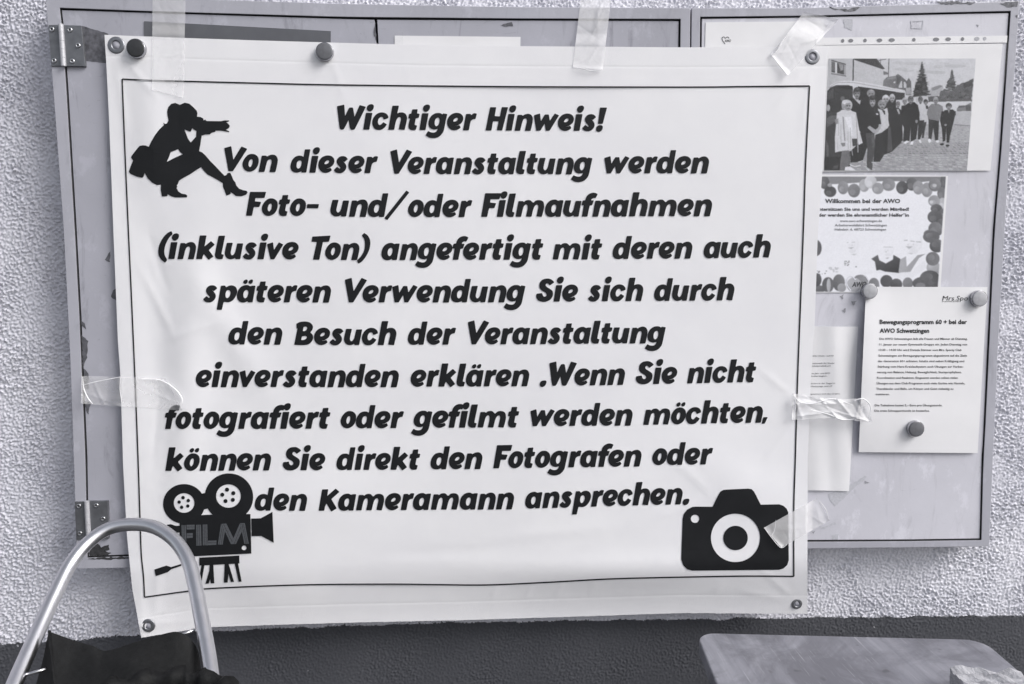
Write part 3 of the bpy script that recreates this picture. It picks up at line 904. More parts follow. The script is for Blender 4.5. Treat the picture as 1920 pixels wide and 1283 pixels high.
LINES = [
    [('Wichtiger', 632, 894, 242.9, 244.6), ('Hinweis!', 910.7, 1138, 244.9, 245.6)],
    [('Von', 420.6, 521, 321.2, 322.7), ('dieser', 544.6, 708.7, 323.4, 325), ('Veranstaltung', 732, 1110.6, 326.2, 326.8), ('werden', 1133.3, 1329.6, 325.3, 325)],
    [('Foto-', 461.3, 598, 404.8, 405.2), ('und', 619.3, 728, 405.8, 407), ('/', 721, 767, 407, 407), ('oder', 765, 885.4, 407, 407.4), ('Filmaufnahmen', 902.4, 1335.3, 407, 405.4)],
    [('(inklusive', 296.7, 560, 485.7, 486.5), ('Ton)', 584.2, 694.5, 487.3, 487.5), ('angefertigt', 715.2, 1018.7, 487.7, 487), ('mit', 1036.4, 1129.3, 487, 486.8), ('deren', 1148.7, 1298.4, 486, 484.6), ('auch', 1319.5, 1445.5, 484.3, 483)],
    [('späteren', 381, 620.8, 566.7, 567.2), ('Verwendung', 646.7, 985, 567.4, 566.7), ('Sie', 1005.3, 1084, 565.9, 565.7), ('sich', 1102.5, 1206.3, 565.2, 564.8), ('durch', 1226.5, 1377.2, 564.5, 563.4)],
    [('den', 428, 529.5, 646, 646.2), ('Besuch', 551.8, 743.4, 646.9, 647.4), ('der', 764.7, 855, 646.6, 646.4), ('Veranstaltung', 877.3, 1248.2, 646.2, 643.5)],
    [('einverstanden', 367, 748, 726, 726), ('erklären', 770, 992.5, 725.4, 724.2), ('.Wenn', 1012, 1172, 723.8, 721.6), ('Sie', 1192.3, 1270, 720.6, 719.7), ('nicht', 1288.4, 1418, 718.9, 716.7)],
    [('fotografiert', 308.9, 619.6, 804.6, 804), ('oder', 638.6, 757.3, 803.2, 803), ('gefilmt', 770.7, 973.4, 802.4, 801.8), ('werden', 994.6, 1186.2, 799.5, 798), ('möchten,', 1206.3, 1439.2, 797.2, 792)],
    [('können', 310, 508.5, 883.1, 882), ('Sie', 530.2, 610, 882, 882), ('direkt', 630.8, 787.9, 881.6, 880.8), ('den', 807.3, 904.6, 880.3, 879.4), ('Fotografen', 925, 1203, 878.6, 874.6), ('oder', 1223, 1337, 872.4, 871)],
    [('den', 477.5, 576, 957.7, 957.7), ('Kameramann', 597.5, 964, 958, 955), ('ansprechen.', 984.8, 1292.7, 953.8, 945.2)],
]
def build_print():
    for ln in LINES:
        for w in ln:
            pr = Print(banner_y, 0.0007, 0.00006)
            put_word(pr, *w)
            pr.build('printed_word', banner)
    # border
    T = [(229, 148.5), (285, 151), (345, 152.5), (480, 156), (640, 159.5), (940, 162.5), (1280, 163.5), (1400, 162.5), (1518, 161.5)]
    Rr = [(1518, 161.5), (1511, 301), (1506.5, 430), (1501, 571), (1495.5, 715), (1491.5, 856), (1488.5, 953), (1488.5, 1081)]
    Bb = [(1488.5, 1081), (1400, 1080.5), (1300, 1082), (1150, 1085.6), (1030, 1092), (915.7, 1097), (820, 1096.5), (728, 1095.5), (564, 1097), (400, 1103.4), (347, 1109.4), (271, 1120)]
    Ll = [(271, 1120), (269, 1081), (264.8, 1037), (262.4, 970), (258.7, 856), (253, 708), (246, 547), (240.6, 430), (233.6, 268), (229, 148.5)]
    pr = Print(banner_y, 0.0008, 0.00006)
    for q in (T, Rr, Bb, Ll):
        P = spline(q, 30)
        d = np.gradient(P, axis=0); d /= np.linalg.norm(d, axis=1)[:, None]
        nrm = np.stack([-d[:, 1], d[:, 0]], 1) * 1.3
        pr.add([[tuple(p) for p in P + nrm] + [tuple(p) for p in (P - nrm)[::-1]]], 'black_banner_ink', 0)
    pr.build('border_line', banner)
    # crouching photographer
    def zz(s, ox, oy, sc):
        return [(float(a) / sc + ox, float(b) / sc + oy) for a, b in (t.split(',') for t in s.split())]
    pr = Print(banner_y, 0.0007)
    k = (235, 185, 6.417)
    pr.add([zz('510,215 502,160 515,105 550,65 600,52 655,75 715,50 770,62 820,105 858,145 868,175 862,218 905,222 938,240 942,262 960,252 978,270 1150,272 1200,262 1250,264 1248,275 1215,285 1240,305 1258,330 1245,355 1210,375 1248,392 1248,404 1150,385 1085,385 1082,400 1040,410 1015,432 960,432 918,447 905,540 888,632 920,645 960,680 1020,750 1090,820 1150,885 1195,930 1218,918 1230,897 1262,892 1280,930 1300,980 1325,1010 1335,1045 1370,1085 1420,1103 1460,1110 1470,1130 1455,1155 1400,1175 1330,1172 1290,1140 1268,1128 1265,1150 1215,1168 1195,1110 1175,1060 1172,1018 1120,985 1050,945 990,915 950,875 910,825 870,850 780,910 680,965 645,990 632,1030 618,1042 625,1058 618,1080 640,1120 680,1145 720,1150 745,1165 742,1188 600,1190 550,1175 510,1150 505,1175 440,1178 425,1100 428,1035 380,1040 320,1010 270,960 232,895 220,940 200,953 140,940 60,905 42,880 55,840 92,745 68,710 75,690 120,630 170,570 210,562 245,565 282,580 310,520 360,435 410,370 465,318 455,292 480,305 500,300 520,262', *k),
            zz('712,372 745,385 770,397 790,395 805,355 822,372 855,390 850,460 787,528 755,485 730,420', *k), zz('545,645 635,608 660,645 690,670 600,710 500,762 530,690', *k)], 'black_banner_ink')
    pr.build('photographer_pictogram', banner)
    # film camera
    pr = Print(banner_y, 0.0006, 0.00005)
    z1 = (300, 870, 8.727); z2 = (280, 980, 8.0)
    ink = 'black_banner_ink'
    def e1(cx, cy, rx, ry, n=48):
        return ell(cx / 8.727 + 300, cy / 8.727 + 870, rx / 8.727, ry / 8.727, n)
    pr.add([e1(393, 655, 343, 325), e1(394, 640, 168, 160)], ink)
    pr.add([e1(1128, 545, 397, 390), e1(1120, 526, 202, 191)], ink)
    pr.add([zz('640,495 690,485 760,470 800,500 790,728 720,745 640,760', *z1)], ink)
    for cx, cy, r in ((377, 553, 29), (463, 600, 29), (455, 690, 28), (354, 710, 28), (313, 625, 28), (1097, 422, 34), (1200, 480, 33), (1192, 588, 33), (1072, 608, 33), (1020, 505, 33)):
        pr.add([e1(cx, cy, r, r, 20)], ink); pr.same()
    pr.layer += 1
    pr.add([[(336.7, 970), (336.7, 1044.5), (471.3, 1038.2), (469.5, 964), (400, 965), (377, 966)], ell(457.7, 1027.5, 4.5, 4.4, 20)], ink)
    pr.add([[(312.7, 984.4), (320, 983), (329.4, 986), (337, 986), (337, 998.7), (328.7, 999), (322, 1004)]], ink)
    pr.add([[(471, 972.5), (489, 972), (510.8, 960), (513.2, 1017.8), (490, 1005.3), (471.9, 1005.6)]], ink)
    pr.add([zz('748,525 1350,495 1352,615 750,645', *z2)], ink)
    for s in ('782,640 828,635 778,925 732,925', '905,635 960,630 975,912 922,912 912,850 890,915 842,920 900,720', '1130,625 1190,620 1270,890 1225,892 1185,770 1175,900 1118,902', '1282,618 1330,610 1385,885 1340,890', '75,705 255,645 325,668 480,620 480,650 330,700 275,745 95,805'):
        pr.add([zz(s, *z2)], ink); pr.same()
    pr.layer += 1
    for s in ('482,40 550,38 556,350 490,350', '558,35 680,32 678,102 560,105', '560,160 652,157 650,230 562,235', '702,35 775,32 783,345 705,348', '800,30 870,28 875,342 802,342', '877,272 1008,268 1005,335 877,340', '1075,20 1135,130 1100,330 1028,330', '1362,10 1432,8 1492,318 1425,320'):
        P = zz(s, *z2)
        pr.add([P], 'grey_banner_ink'); pr.same()
    pr.layer += 1
    for s in ('1082,20 1155,15 1262,235 1222,322', '1358,12 1388,135 1300,322 1222,325'):
        pr.add([zz(s, *z2)], 'grey_banner_ink'); pr.layer += 0
    # fine dark stripes of the letters
    for s in ('505,40 505,348', '528,40 530,348', '725,36 728,345', '750,36 755,345', '822,30 826,340', '848,30 852,340', '560,70 678,66', '562,198 650,192', '878,305 1005,302', '1092,60 1050,328', '1112,95 1078,328', '1115,30 1240,285', '1372,70 1270,322', '1390,20 1450,318', '1412,20 1472,318'):
        (xa, ya), (xb, yb) = zz(s, *z2)
        ln = math.hypot(xb - xa, yb - ya); nx_, ny_ = -(yb - ya) / ln * 0.28, (xb - xa) / ln * 0.28
        pr.add([[(xa + nx_, ya + ny_), (xb + nx_, yb + ny_), (xb - nx_, yb - ny_), (xa - nx_, ya - ny_)]], ink); pr.same()
    pr.build('film_camera_pictogram', banner)
    # still camera
    pr = Print(banner_y, 0.0007)
    k = (1270, 910, 7.545)
    pr.add([zz('55,1050 75,480 90,410 140,345 210,308 260,303 500,305 575,150 610,90 650,68 690,62 1000,48 1050,55 1085,90 1110,135 1180,275 1440,270 1500,290 1545,330 1570,380 1577,1060 1555,1130 1500,1180 1440,1197 210,1210 140,1190 85,1135', *k),
            ell(823 / 7.545 + 1270, 745 / 7.545 + 910, 347 / 7.545, 342 / 7.545, 64), ell(251 / 7.545 + 1270, 475 / 7.545 + 910, 60 / 7.545, 58 / 7.545, 28)], ink)
    pr.add([ell(824 / 7.545 + 1270, 747 / 7.545 + 910, 173 / 7.545, 173 / 7.545, 48)], ink)
    pr.build('camera_pictogram', banner)
    # eyelets
    for x, y, r in ((218, 85, 15.0), (1523, 107, 14.0), (278, 1173, 13.0), (1494, 1132, 11.0)):
        p = on_surf([(x, y)], banner_y)[0]
        R = r / 1050.0
        me = lathe('eyelet', [(R * 0.45, -0.0006), (R * 0.47, 0.0012), (R * 0.60, 0.0024), (R * 0.76, 0.0012), (R * 0.88, 0.0017), (R, 0.0003), (R, -0.0004)], 'eyelet_metal', None, 32)
        o = link('eyelet', me, banner, p)
        me = lathe('hole', [(0.0, 0.0006), (R * 0.46, 0.0006), (R * 0.46, 0.0002)], 'grey_cabinet_paint', None, 24)
        link('hole', me, o, p)
build_print()

# ------------------------------------------------------------------ sheets on the cabinet doors
def sheet(name, poly, surf, mat, parent, n=26):
    """a quad sheet TL,TR,BR,BL as a grid over its surface"""
    a, b, c, d = (np.array(p, float) for p in poly)
    t = np.linspace(0, 1, n)
    px = np.array([(a * (1 - u) + b * u) * (1 - v) + (d * (1 - u) + c * u) * v for v in t for u in t])
    P = on_surf(px, surf)
    idx = np.arange(n * n).reshape(n, n)
    Q = np.stack([idx[:-1, :-1], idx[1:, :-1], idx[1:, 1:], idx[:-1, 1:]], -1).reshape(-1, 4)
    o = link(name, mesh(name, P, Q, mat, smooth=True), parent)
    solidify(o, 0.00025, -1.0)
    return o
def zp(s, z):
    ox, oy, sc = z
    return [(float(a) / sc + ox, float(b) / sc + oy) for a, b in (t.split(',') for t in s.split())]
def base_of(px, y):
    return on_y([px], y)[0]

def build_group_photo():
    surf = -0.0592
    root = empty('document_sleeve', base_of((1700, 322), -0.058), 'clear punched sleeve holding a black and white group photo beside a van', 'document')
    sheet('paper', [(1520, 86), (1880, 82), (1857, 320), (1508, 322)], surf, 'white_paper', root)
    # punched strip above the pocket
    st = sheet('punched_strip', [(1530, 71), (1889, 67), (1888, 80), (1530, 85)], surf, 'white_paper', root, 6)
    pr = Print(surf, 0.0004)
    for zx, zy, rx, ry in ((203, 387, 15, 17), (280, 386, 23, 17), (415, 384, 16, 17), (552, 382, 26, 17), (668, 380, 29, 17), (878, 377, 16, 17), (1088, 374, 29, 17), (1202, 372, 26, 17), (1338, 370, 16, 17), (1475, 368, 24, 18), (1550, 366, 14, 17)):
        pr = Print(surf, 0.0004)
        pr.add([ell(1540 + zx / 5.053, zy / 5.053, rx / 5.053, ry / 5.053, 20)], tone(128 if zx < 1400 else 176))
        pr.build('hole', st)
    pr = PhotoPrint(1540, 106, 1834, 324, 196, 21)
    z2, z3, z4, z5 = (1540, 105, 11.664), (1680, 105, 11.66), (1540, 210, 11.153), (1680, 210, 11.156)
    def a(s, z, v, jg=None):
        P = zp(s, z)
        if jg:
            P = jag(P, jg[0], jg[1])
        pr.add([P], (v), 0)
    def e(cx, cy, rx, ry, z, v):
        pr.add([ell(cx / z[2] + z[0], cy / z[2] + z[1], rx / z[2], ry / z[2], 18)], (v), 0)
    def head(cx, cy, rx, ry, z, face, hair, eyes=True):
        e(cx, cy + ry * 0.75, rx * 0.5, ry * 0.5, z, face - 35)
        e(cx, cy - ry * 0.16, rx * 1.06, ry * 0.98, z, hair)
        e(cx + rx * 0.03, cy + ry * 0.20, rx * 0.80, ry * 0.80, z, face - 10)
        e(cx - rx * 0.45, cy + ry * 0.25, rx * 0.32, ry * 0.55, z, face - 18)
        for q in (-0.34, 0.34):
            e(cx + q * rx, cy + ry * 0.02, rx * 0.24, ry * 0.11, z, face - 52)
            e(cx + q * rx, cy + ry * 0.38, rx * 0.22, ry * 0.16, z, face + 6)
        e(cx + rx * 0.02, cy + ry * 0.22, rx * 0.10, ry * 0.20, z, face + 12)
        e(cx, cy + ry * 0.45, rx * 0.14, ry * 0.06, z, face - 40)
        e(cx, cy + ry * 0.62, rx * 0.30, ry * 0.09, z, face - 50)
        e(cx, cy - ry * 0.62, rx * 0.85, ry * 0.42, z, hair)
        e(cx + rx * 0.2, cy - ry * 0.80, rx * 0.40, ry * 0.18, z, min(225, hair + 22))
    def conifer(cx, top, bot, half, tones, n):
        for k in range(n):
            ty = top + (bot - top) * random.random() ** 0.75
            w = half * ((ty - top) / (bot - top)) ** 0.85 * random.uniform(0.45, 1.1) * random.choice((-1, 1))
            dr = abs(w) * random.uniform(-0.15, 0.35)
            th = random.uniform(9, 22)
            a('%f,%f %f,%f %f,%f %f,%f' % (cx, ty - th, cx + w * 0.6, ty + dr * 0.5 - th * 0.3, cx + w, ty + dr, cx, ty + th), z3, random.choice(tones))
        a('%f,%f %f,%f %f,%f' % (cx - 8, bot - 40, cx, top, cx + 8, bot - 40), z3, tones[0])
    pr.add([[(1553.7, 110), (1829.6, 110), (1813, 320.5), (1544.9, 320)]], (196), 0)
    for q in range(14):
        cx, cy = random.uniform(1680, 1800), random.uniform(114, 140)
        pr.add([ell(cx, cy, random.uniform(8, 22), random.uniform(2, 4), 16)], (random.choice((188, 192, 202))), 0)
    a('160,60 690,60 690,560 160,700', z2, 186)
    a('715,80 1355,290 1345,670 700,560', z2, 192)
    a('700,60 1200,60 1390,280 1340,292 720,86', z2, 92); a('1210,62 1390,280 1340,270 1180,62', z2, 104)
    a('690,70 712,75 705,545 682,545', z2, 80)
    a('215,85 538,175 538,445 213,385', z2, 168); a('218,85 538,175 538,195 218,105', z2, 100)
    a('222,120 300,140 300,360 222,345', z2, 122); a('345,155 495,195 495,405 345,375', z2, 96); a('375,170 482,198 480,310 420,330', z2, 156); a('303,138 342,150 342,384 303,372', z2, 206); a('222,330 300,345 300,362 222,347', z2, 84)
    a('210,385 545,435 545,452 210,398', z2, 120)
    a('1470,60 1488,60 1465,690 1450,690', z2, 112); a('1250,95 1420,65 1425,75 1255,108', z2, 104); a('1290,70 1305,70 1300,165 1290,165', z2, 112); a('1355,330 1470,370 1465,405 1360,415', z2, 132)
    a('1345,660 1360,535 1440,462 1633,438 1633,760', z2, 132); a('1440,480 1633,450 1633,500 1450,520', z2, 148); a('1580,570 1620,555 1618,600 1580,600', z2, 205)
    a('-5,430 40,395 110,440 230,545 290,700 330,860 200,860 -5,700', z3, 124); a('60,660 110,550 200,570 272,690 250,700 60,700', z3, 190); a('140,560 162,562 162,700 145,700', z3, 84); a('20,430 105,470 100,560 20,640', z3, 112)
    a('230,560 280,480 330,560 340,860 230,860', z3, 120); a('215,700 320,690 340,840 225,850', z3, 168)
    a('570,300 600,420 640,520 680,640 690,760 560,850 380,860 400,700 450,600 500,480', z3, 80, (2.2, 1.7))
    conifer(570, 112, 860, 235, (74, 84, 66, 96, 112), 230)
    a('760,720 960,640 1040,690 900,910 700,890', z3, 176); a('770,700 960,635 1030,660 880,745 790,760', z3, 150)
    a('1230,380 1260,480 1280,580 1300,730 1090,710 1120,580 1180,480', z3, 106, (2.0, 1.5))
    conifer(1225, 270, 740, 140, (98, 110, 92, 124, 140), 150)
    a('700,900 940,880 960,800 1060,720 1250,760 1350,640 1450,600 1690,500 1650,1000 700,1010', z3, 116, (2.4, 1.1)); a('1460,600 1690,500 1680,650 1480,690', z3, 98, (2.4, 1.0))
    for q in range(24):
        e(random.uniform(950, 1620), random.uniform(740, 960), random.uniform(18, 60), random.uniform(12, 30), z3, random.choice((104, 110, 124, 132, 98)))
    a('700,1010 1645,988 1640,1310 700,1310', z3, 200)
    a('360,880 760,830 760,850 370,905', z3, 100); a('430,905 690,870 690,1010 430,1010', z3, 186)
    a('1330,1160 1380,1085 1520,1080 1640,1020 1640,1310 1330,1290', z3, 138); a('1340,1205 1460,1205 1460,1240 1340,1240', z3, 72); a('1370,1100 1510,1095 1510,1120 1360,1135', z3, 108); a('1520,1080 1640,1075 1640,1250 1530,1250', z3, 110)
    # cobbled yard
    pr.add([[(1544.9, 320), (1813, 320.5), (1820, 235), (1735, 233), (1660, 262), (1600, 300)]], (168), 0)
    a('1000,-10 1570,-20 1555,275 1200,270', z5, 184); a('1210,262 1550,285 1550,296 1210,272', z5, 120)
    for j in range(26):
        yy = 300 + 930 * (j / 25.0) ** 1.35
        sp = 34 + 70 * (j / 25.0)
        x = -900 + (j % 2) * sp * 0.5 + (yy - 300) * 0.1
        while x < 1520:
            if x > -1000 + (1230 - yy) * 1.4 and x < 1545 - (yy - 300) * 0.07:
                w, hh = sp * 0.78, 5 + 15 * (j / 25.0)
                v = random.choice((178, 186, 160, 150, 194)) - (26 if 640 < yy < 860 else 0)
                a('%f,%f %f,%f %f,%f %f,%f' % (x, yy, x + w, yy + hh * 0.7, x + w * 0.9, yy + hh * 1.7, x - w * 0.08, yy + hh), z5, v)
            x += sp
    # van
    a('130,740 200,640 330,570 480,545 700,545 1100,600 1633,720 1633,800 800,690 690,700 640,650 330,650 130,790', z2, 206); a('160,690 330,585 480,570 700,575 1633,745 1633,755 700,590 480,585 330,600 160,710', z2, 166)
    a('-10,705 195,752 215,800 210,930 190,930 190,810 -10,785', z3, 198)
    a('128,770 200,690 330,640 600,640 690,690 690,1283 100,1283', z2, 84); a('800,668 1633,785 1633,1283 830,1283', z2, 76); a('-10,790 190,812 190,960 -10,960', z3, 88); a('130,800 270,700 260,930 135,950', z2, 100); a('350,650 680,660 690,740 360,700', z2, 72)
    a('100,0 340,0 300,830 600,820 600,1225 58,1225', z4, 88); a('110,140 200,75 330,70 330,180 110,330', z4, 112); a('90,560 150,700 160,930 110,940', z4, 112); a('58,960 400,930 400,1225 58,1225', z4, 72); a('250,1130 360,1110 340,1190 240,1200', z4, 104)
    e(150, 1140, 45, 75, z2, 172); e(465, 935, 50, 55, z2, 120)
    # people, far to near
    a('1400,0 1673,0 1673,640 1480,830 1300,900 1280,420 1400,330', z4, 70); a('1395,320 1450,320 1490,820 1380,835', z4, 100)
    a('1460,1010 1560,1030 1633,1080 1633,1283 1440,1283', z2, 74)
    a('-80,0 130,120 140,600 -80,690', z5, 68)
    head(1085, 830, 85, 90, z2, 152, 150); head(1410, 945, 75, 85, z2, 162, 196); head(1550, 925, 62, 85, z2, 160, 178)
    a('0,1130 60,1140 130,1200 130,1300 -60,1300 -60,1150', z3, 76); head(45, 1065, 44, 65, z3, 152, 128); a('10,1160 60,1165 90,1260 60,1283', z3, 176)
    a('110,1300 120,1090 200,1080 240,1300', z3, 74); head(190, 985, 58, 70, z3, 156, 170)
    a('590,1080 700,1090 700,1160 600,1160', z3, 80); head(650, 1015, 46, 60, z3, 156, 88)
    a('480,1040 600,1030 650,1090 672,1300 500,1300', z3, 194); a('480,0 642,0 642,215 590,170 470,178', z5, 190); head(535, 965, 50, 72, z3, 142, 110)
    a('468,180 592,175 560,420 500,575 455,575', z5, 78); a('590,215 640,210 600,400 580,545 540,545 560,400', z5, 82); a('470,590 510,575 540,650 500,658', z5, 214)
    a('100,1300 190,1090 270,1030 400,1010 480,1080 520,1300', z3, 66); a('80,-10 492,-10 492,180 460,260 420,565 310,625 310,300 280,605 150,615 165,330 100,180', z5, 66); head(320, 965, 60, 82, z3, 150, 112); a('250,1150 370,1140 370,1160 255,1170', z3, 86)
    a('150,655 220,598 280,620 200,668', z5, 216); a('290,685 320,615 365,620 350,692', z5, 216); e(430, 200, 28, 38, z5, 152)
    a('670,1300 700,1130 780,1050 930,1050 1020,1100 1045,1300', z3, 140); a('645,-10 985,-10 900,190 800,208 670,145', z5, 140); a('670,140 790,190 900,180 900,195 800,212 668,155', z5, 118); head(870, 980, 55, 78, z3, 154, 160)
    a('680,150 900,195 880,595 820,595 780,330 740,575 680,575', z5, 76); e(700, 602, 32, 44, z5, 216); e(868, 617, 36, 28, z5, 216)
    a('1015,1300 1060,1190 1240,1170 1300,1220 1310,1300', z3, 66); a('955,-10 1252,-10 1212,180 1130,500 1110,645 1060,645 1050,330 1030,605 980,625 960,350 918,180', z5, 66); head(1155, 1105, 64, 66, z3, 158, 92); a('1130,1180 1175,1180 1160,1270', z3, 160)
    e(1035, 275, 28, 25, z5, 152); e(960, 680, 42, 22, z5, 62); e(1078, 705, 36, 22, z5, 62)
    a('1130,480 1300,420 1310,900 1220,1045 1090,1045', z4, 74)
    a('1235,1150 1330,1190 1440,1135 1470,1283 1260,1283', z2, 200); a('1330,1180 1390,1200 1400,1283 1360,1283', z2, 80); head(1330, 1065, 88, 98, z2, 158, 150)
    a('1215,0 1290,0 1352,130 1345,330 1270,402 1235,330 1260,180', z4, 196); a('1328,0 1372,0 1424,292 1390,312', z4, 198)
    a('620,930 690,905 800,1000 870,930 1000,1010 1010,1283 600,1283', z2, 72); a('730,-10 970,-10 970,700 860,1040 610,1060 600,830 740,700', z4, 68); a('690,912 845,1070 862,965 780,985', z2, 190); head(780, 815, 80, 115, z2, 150, 92)
    a('590,1090 700,1135 820,1110 820,1130 700,1152 600,1112', z4, 216); a('760,1045 870,1010 876,1025 780,1058', z4, 206)
    a('930,1283 1010,1110 1100,1100 1160,1220 1220,1140 1265,1283', z2, 72); a('900,-10 1212,-10 1252,250 1180,330 1110,445 915,445 880,200', z4, 68); head(1118, 990, 80, 112, z2, 164, 84)
    a('958,330 1010,285 1130,370 1190,330 1200,255 1242,260 1240,345 1190,425 1120,472 1080,440', z4, 170); a('1140,28 1192,35 1190,66 1145,56', z4, 216)
    a('930,435 1110,445 1130,700 1080,1000 1060,1225 950,1150 960,800', z4, 98); a('1040,480 1110,480 1120,690 1080,760', z4, 112); a('920,1150 1012,1225 980,1225', z4, 212); a('1040,1050 1150,1050 1130,1080 1060,1070', z4, 190)
    a('435,815 585,805 595,1100 480,1222 382,1222 400,1000', z4, 128); a('500,1150 600,1140 722,1222 488,1222', z4, 214)
    a('325,20 450,-40 600,-30 725,10 748,120 792,370 867,650 782,692 745,560 650,560 652,772 430,812 288,852 283,520 308,250', z4, 204)
    a('340,1283 440,1180 640,1180 760,1283', z2, 200); a('640,560 745,560 760,700 655,720', z4, 92); a('480,110 620,100 650,280 640,520 560,300', z4, 218)
    a('440,95 470,105 505,610 480,610 455,330', z4, 158); a('400,650 505,645 495,720 440,725', z4, 142); a('715,60 735,60 775,690 755,690', z4, 172); a('280,160 350,140 370,240 300,260', z4, 150); a('625,770 640,770 660,915 648,915', z4, 200); a('755,700 775,690 775,850 760,850', z4, 200)
    e(560, 1070, 122, 116, z2, 182); e(520, 1010, 70, 46, z2, 208); e(478, 1110, 36, 66, z2, 160)
    e(590, 1110, 84, 90, z2, 156); e(550, 1005, 90, 30, z2, 200); e(650, 1090, 26, 70, z2, 184)
    for q in (565, 622):
        e(q, 1092, 20, 11, z2, 84); e(q, 1124, 18, 12, z2, 172)
    e(595, 1112, 8, 22, z2, 180); e(595, 1152, 30, 8, z2, 112)
    for q in range(16):
        e(random.uniform(320, 780), random.uniform(120, 760), random.uniform(6, 14), random.uniform(30, 90), z4, random.choice((188, 212, 180, 218))) if q < 0 else None
    for xx, y0_, y1_ in ((350, 130, 500), (400, 250, 640), (550, 420, 780), (600, 330, 760), (330, 560, 800), (800, 400, 640)):
        a('%f,%f %f,%f %f,%f %f,%f' % (xx, y0_, xx + 14, y0_, xx + 22, y1_, xx + 4, y1_), z4, random.choice((182, 176, 190)))
    pr.build('group_photo', root, [(1553.7, 110), (1829.6, 110), (1813, 320.5), (1544.9, 320)], surf, 0.0004, 1.6, 2.6, 2.0, 1.34)
    f = sheet('clear_pocket', [(1535, 82), (1893, 78), (1864, 322), (1520, 325)], surf - 0.0048, 'clear_film', root, 12)
build_group_photo()

def build_flyer():
    surf = -0.0584
    root = empty('flyer', base_of((1640, 548), -0.058), 'white welcome flyer with a balloon border and smiling people', 'flyer')
    sheet('paper', [(1515, 327), (1777.5, 330), (1763, 549), (1505, 549)], surf, 'white_paper', root)
    pr = PhotoPrint(1518, 328, 1780, 551, 229, 22)
    pr.grad = 26.0
    z6, z7 = (1520, 325, 7.385), (1520, 430, 7.385)
    def clamp(P):
        out = []
        for x, y in P:
            y = min(max(y, 331.0), 547.5)
            x = min(max(x, 1525.0), 1773.6 - (y - 331) * 0.0735)
            out.append((x, y))
        return out
    def e(cx, cy, rx, ry, z, v, rot=0.0):
        pr.add([clamp(ell(cx / z[2] + z[0], cy / z[2] + z[1], rx / z[2], ry / z[2], 24, rot))], (v), 0)
    def a(s, z, v):
        pr.add([clamp(zp(s, z))], (v), 0)
    a('60,45 1875,47 1870,120 1790,240 1650,110 1480,130 1200,110 1000,110 350,150 60,150', z6, 138)
    for q in ((190, 130, 70, 90, 112), (450, 200, 75, 92, 142), (270, 255, 85, 76, 96), (740, 170, 72, 90, 168), (600, 240, 85, 95, 130), (830, 120, 85, 92, 196), (1080, 160, 92, 86, 142), (930, 210, 80, 80, 154), (1400, 150, 78, 92, 110), (1265, 200, 82, 90, 98), (1610, 230, 78, 102, 150), (1490, 200, 76, 96, 152), (1840, 120, 45, 110, 106), (1720, 160, 88, 92, 132), (1815, 280, 62, 90, 122), (1825, 430, 60, 92, 184), (1710, 385, 82, 80, 156), (1740, 490, 80, 62, 104), (1830, 570, 60, 80, 108), (1720, 605, 102, 92, 104), (1800, 720, 60, 90, 106), (1725, 770, 95, 98, 124), (1640, 835, 75, 50, 114)):
        e(q[0], q[1], q[2], q[3], z6, q[4])
        e(q[0] - q[2] * 0.25, q[1] + q[3] * 0.25, q[2] * 0.5, q[3] * 0.45, z6, min(216, q[4] + 12))
    e(1715, 170, 30, 24, z6, 190); e(1670, 400, 26, 24, z6, 200); e(265, 165, 32, 26, z6, 160)
    for q in ((80, 260, 72, 112, 112), (1720, 40, 100, 62, 120), (1670, 105, 115, 85, 112), (1750, 230, 105, 92, 106), (1700, 530, 96, 92, 168), (1690, 410, 96, 96, 124), (1760, 640, 62, 62, 152), (1650, 680, 140, 110, 104)):
        e(q[0], q[1], q[2], q[3], z7, q[4])
        e(q[0] - q[2] * 0.2, q[1] - q[3] * 0.2, q[2] * 0.5, q[3] * 0.45, z7, min(216, q[4] + 10))
    # people, very pale
    for cx, cy, rx, ry in ((575, 190, 85, 120), (1070, 265, 85, 95), (1425, 170, 115, 150)):
        e(cx + rx * 0.12, cy + ry * 0.1, rx * 0.95, ry * 0.92, z7, 224); e(cx - rx * 0.05, cy + ry * 0.02, rx * 0.90, ry * 0.88, z7, 229)
        e(cx - rx * 0.45, cy + 0.30 * ry, rx * 0.26, ry * 0.16, z7, 224); e(cx + rx * 0.40, cy + 0.30 * ry, rx * 0.26, ry * 0.16, z7, 224)
        e(cx - 0.02 * rx, cy + 0.28 * ry, rx * 0.10, ry * 0.10, z7, 206); e(cx, cy + 0.95 * ry, rx * 0.55, ry * 0.22, z7, 220)
    a('840,410 930,355 950,430 1040,475 1140,420 1145,355 1240,410 1230,605 1080,605 960,562 910,572 890,450', z7, 92)
    a('1240,420 1320,375 1330,520 1480,360 1590,340 1500,400 1380,590 1215,602', z7, 164)
    a('1215,605 1380,590 1580,430 1600,540 1420,665 1240,695 1080,618 950,600 700,640 690,600 900,575', z7, 224)
    a('500,180 525,176 525,190 500,192', z7, 192); a('565,178 612,172 612,184 566,190', z7, 192); a('512,255 605,246 560,276', z7, 182); a('560,345 640,340 600,365', z7, 198)
    a('1290,150 1340,148 1345,158 1295,160', z7, 172); a('1380,158 1440,164 1438,174 1380,168', z7, 172); a('1455,168 1530,172 1525,184 1460,180', z7, 172); a('1340,205 1352,205 1358,225 1336,225', z7, 206); e(1395, 255, 60, 40, z7, 221); a('1310,235 1412,240 1362,272', z7, 178); a('1330,330 1420,330 1400,350', z7, 196)
    a('1005,240 1140,243 1140,256 1005,253', z7, 202); a('1010,310 1060,305 1050,325', z7, 198); a('1030,395 1090,390 1060,415', z7, 184)
    for q in range(14):
        e(random.uniform(455, 550), random.uniform(440, 515), random.uniform(5, 12), random.uniform(4, 8), z7, 130)
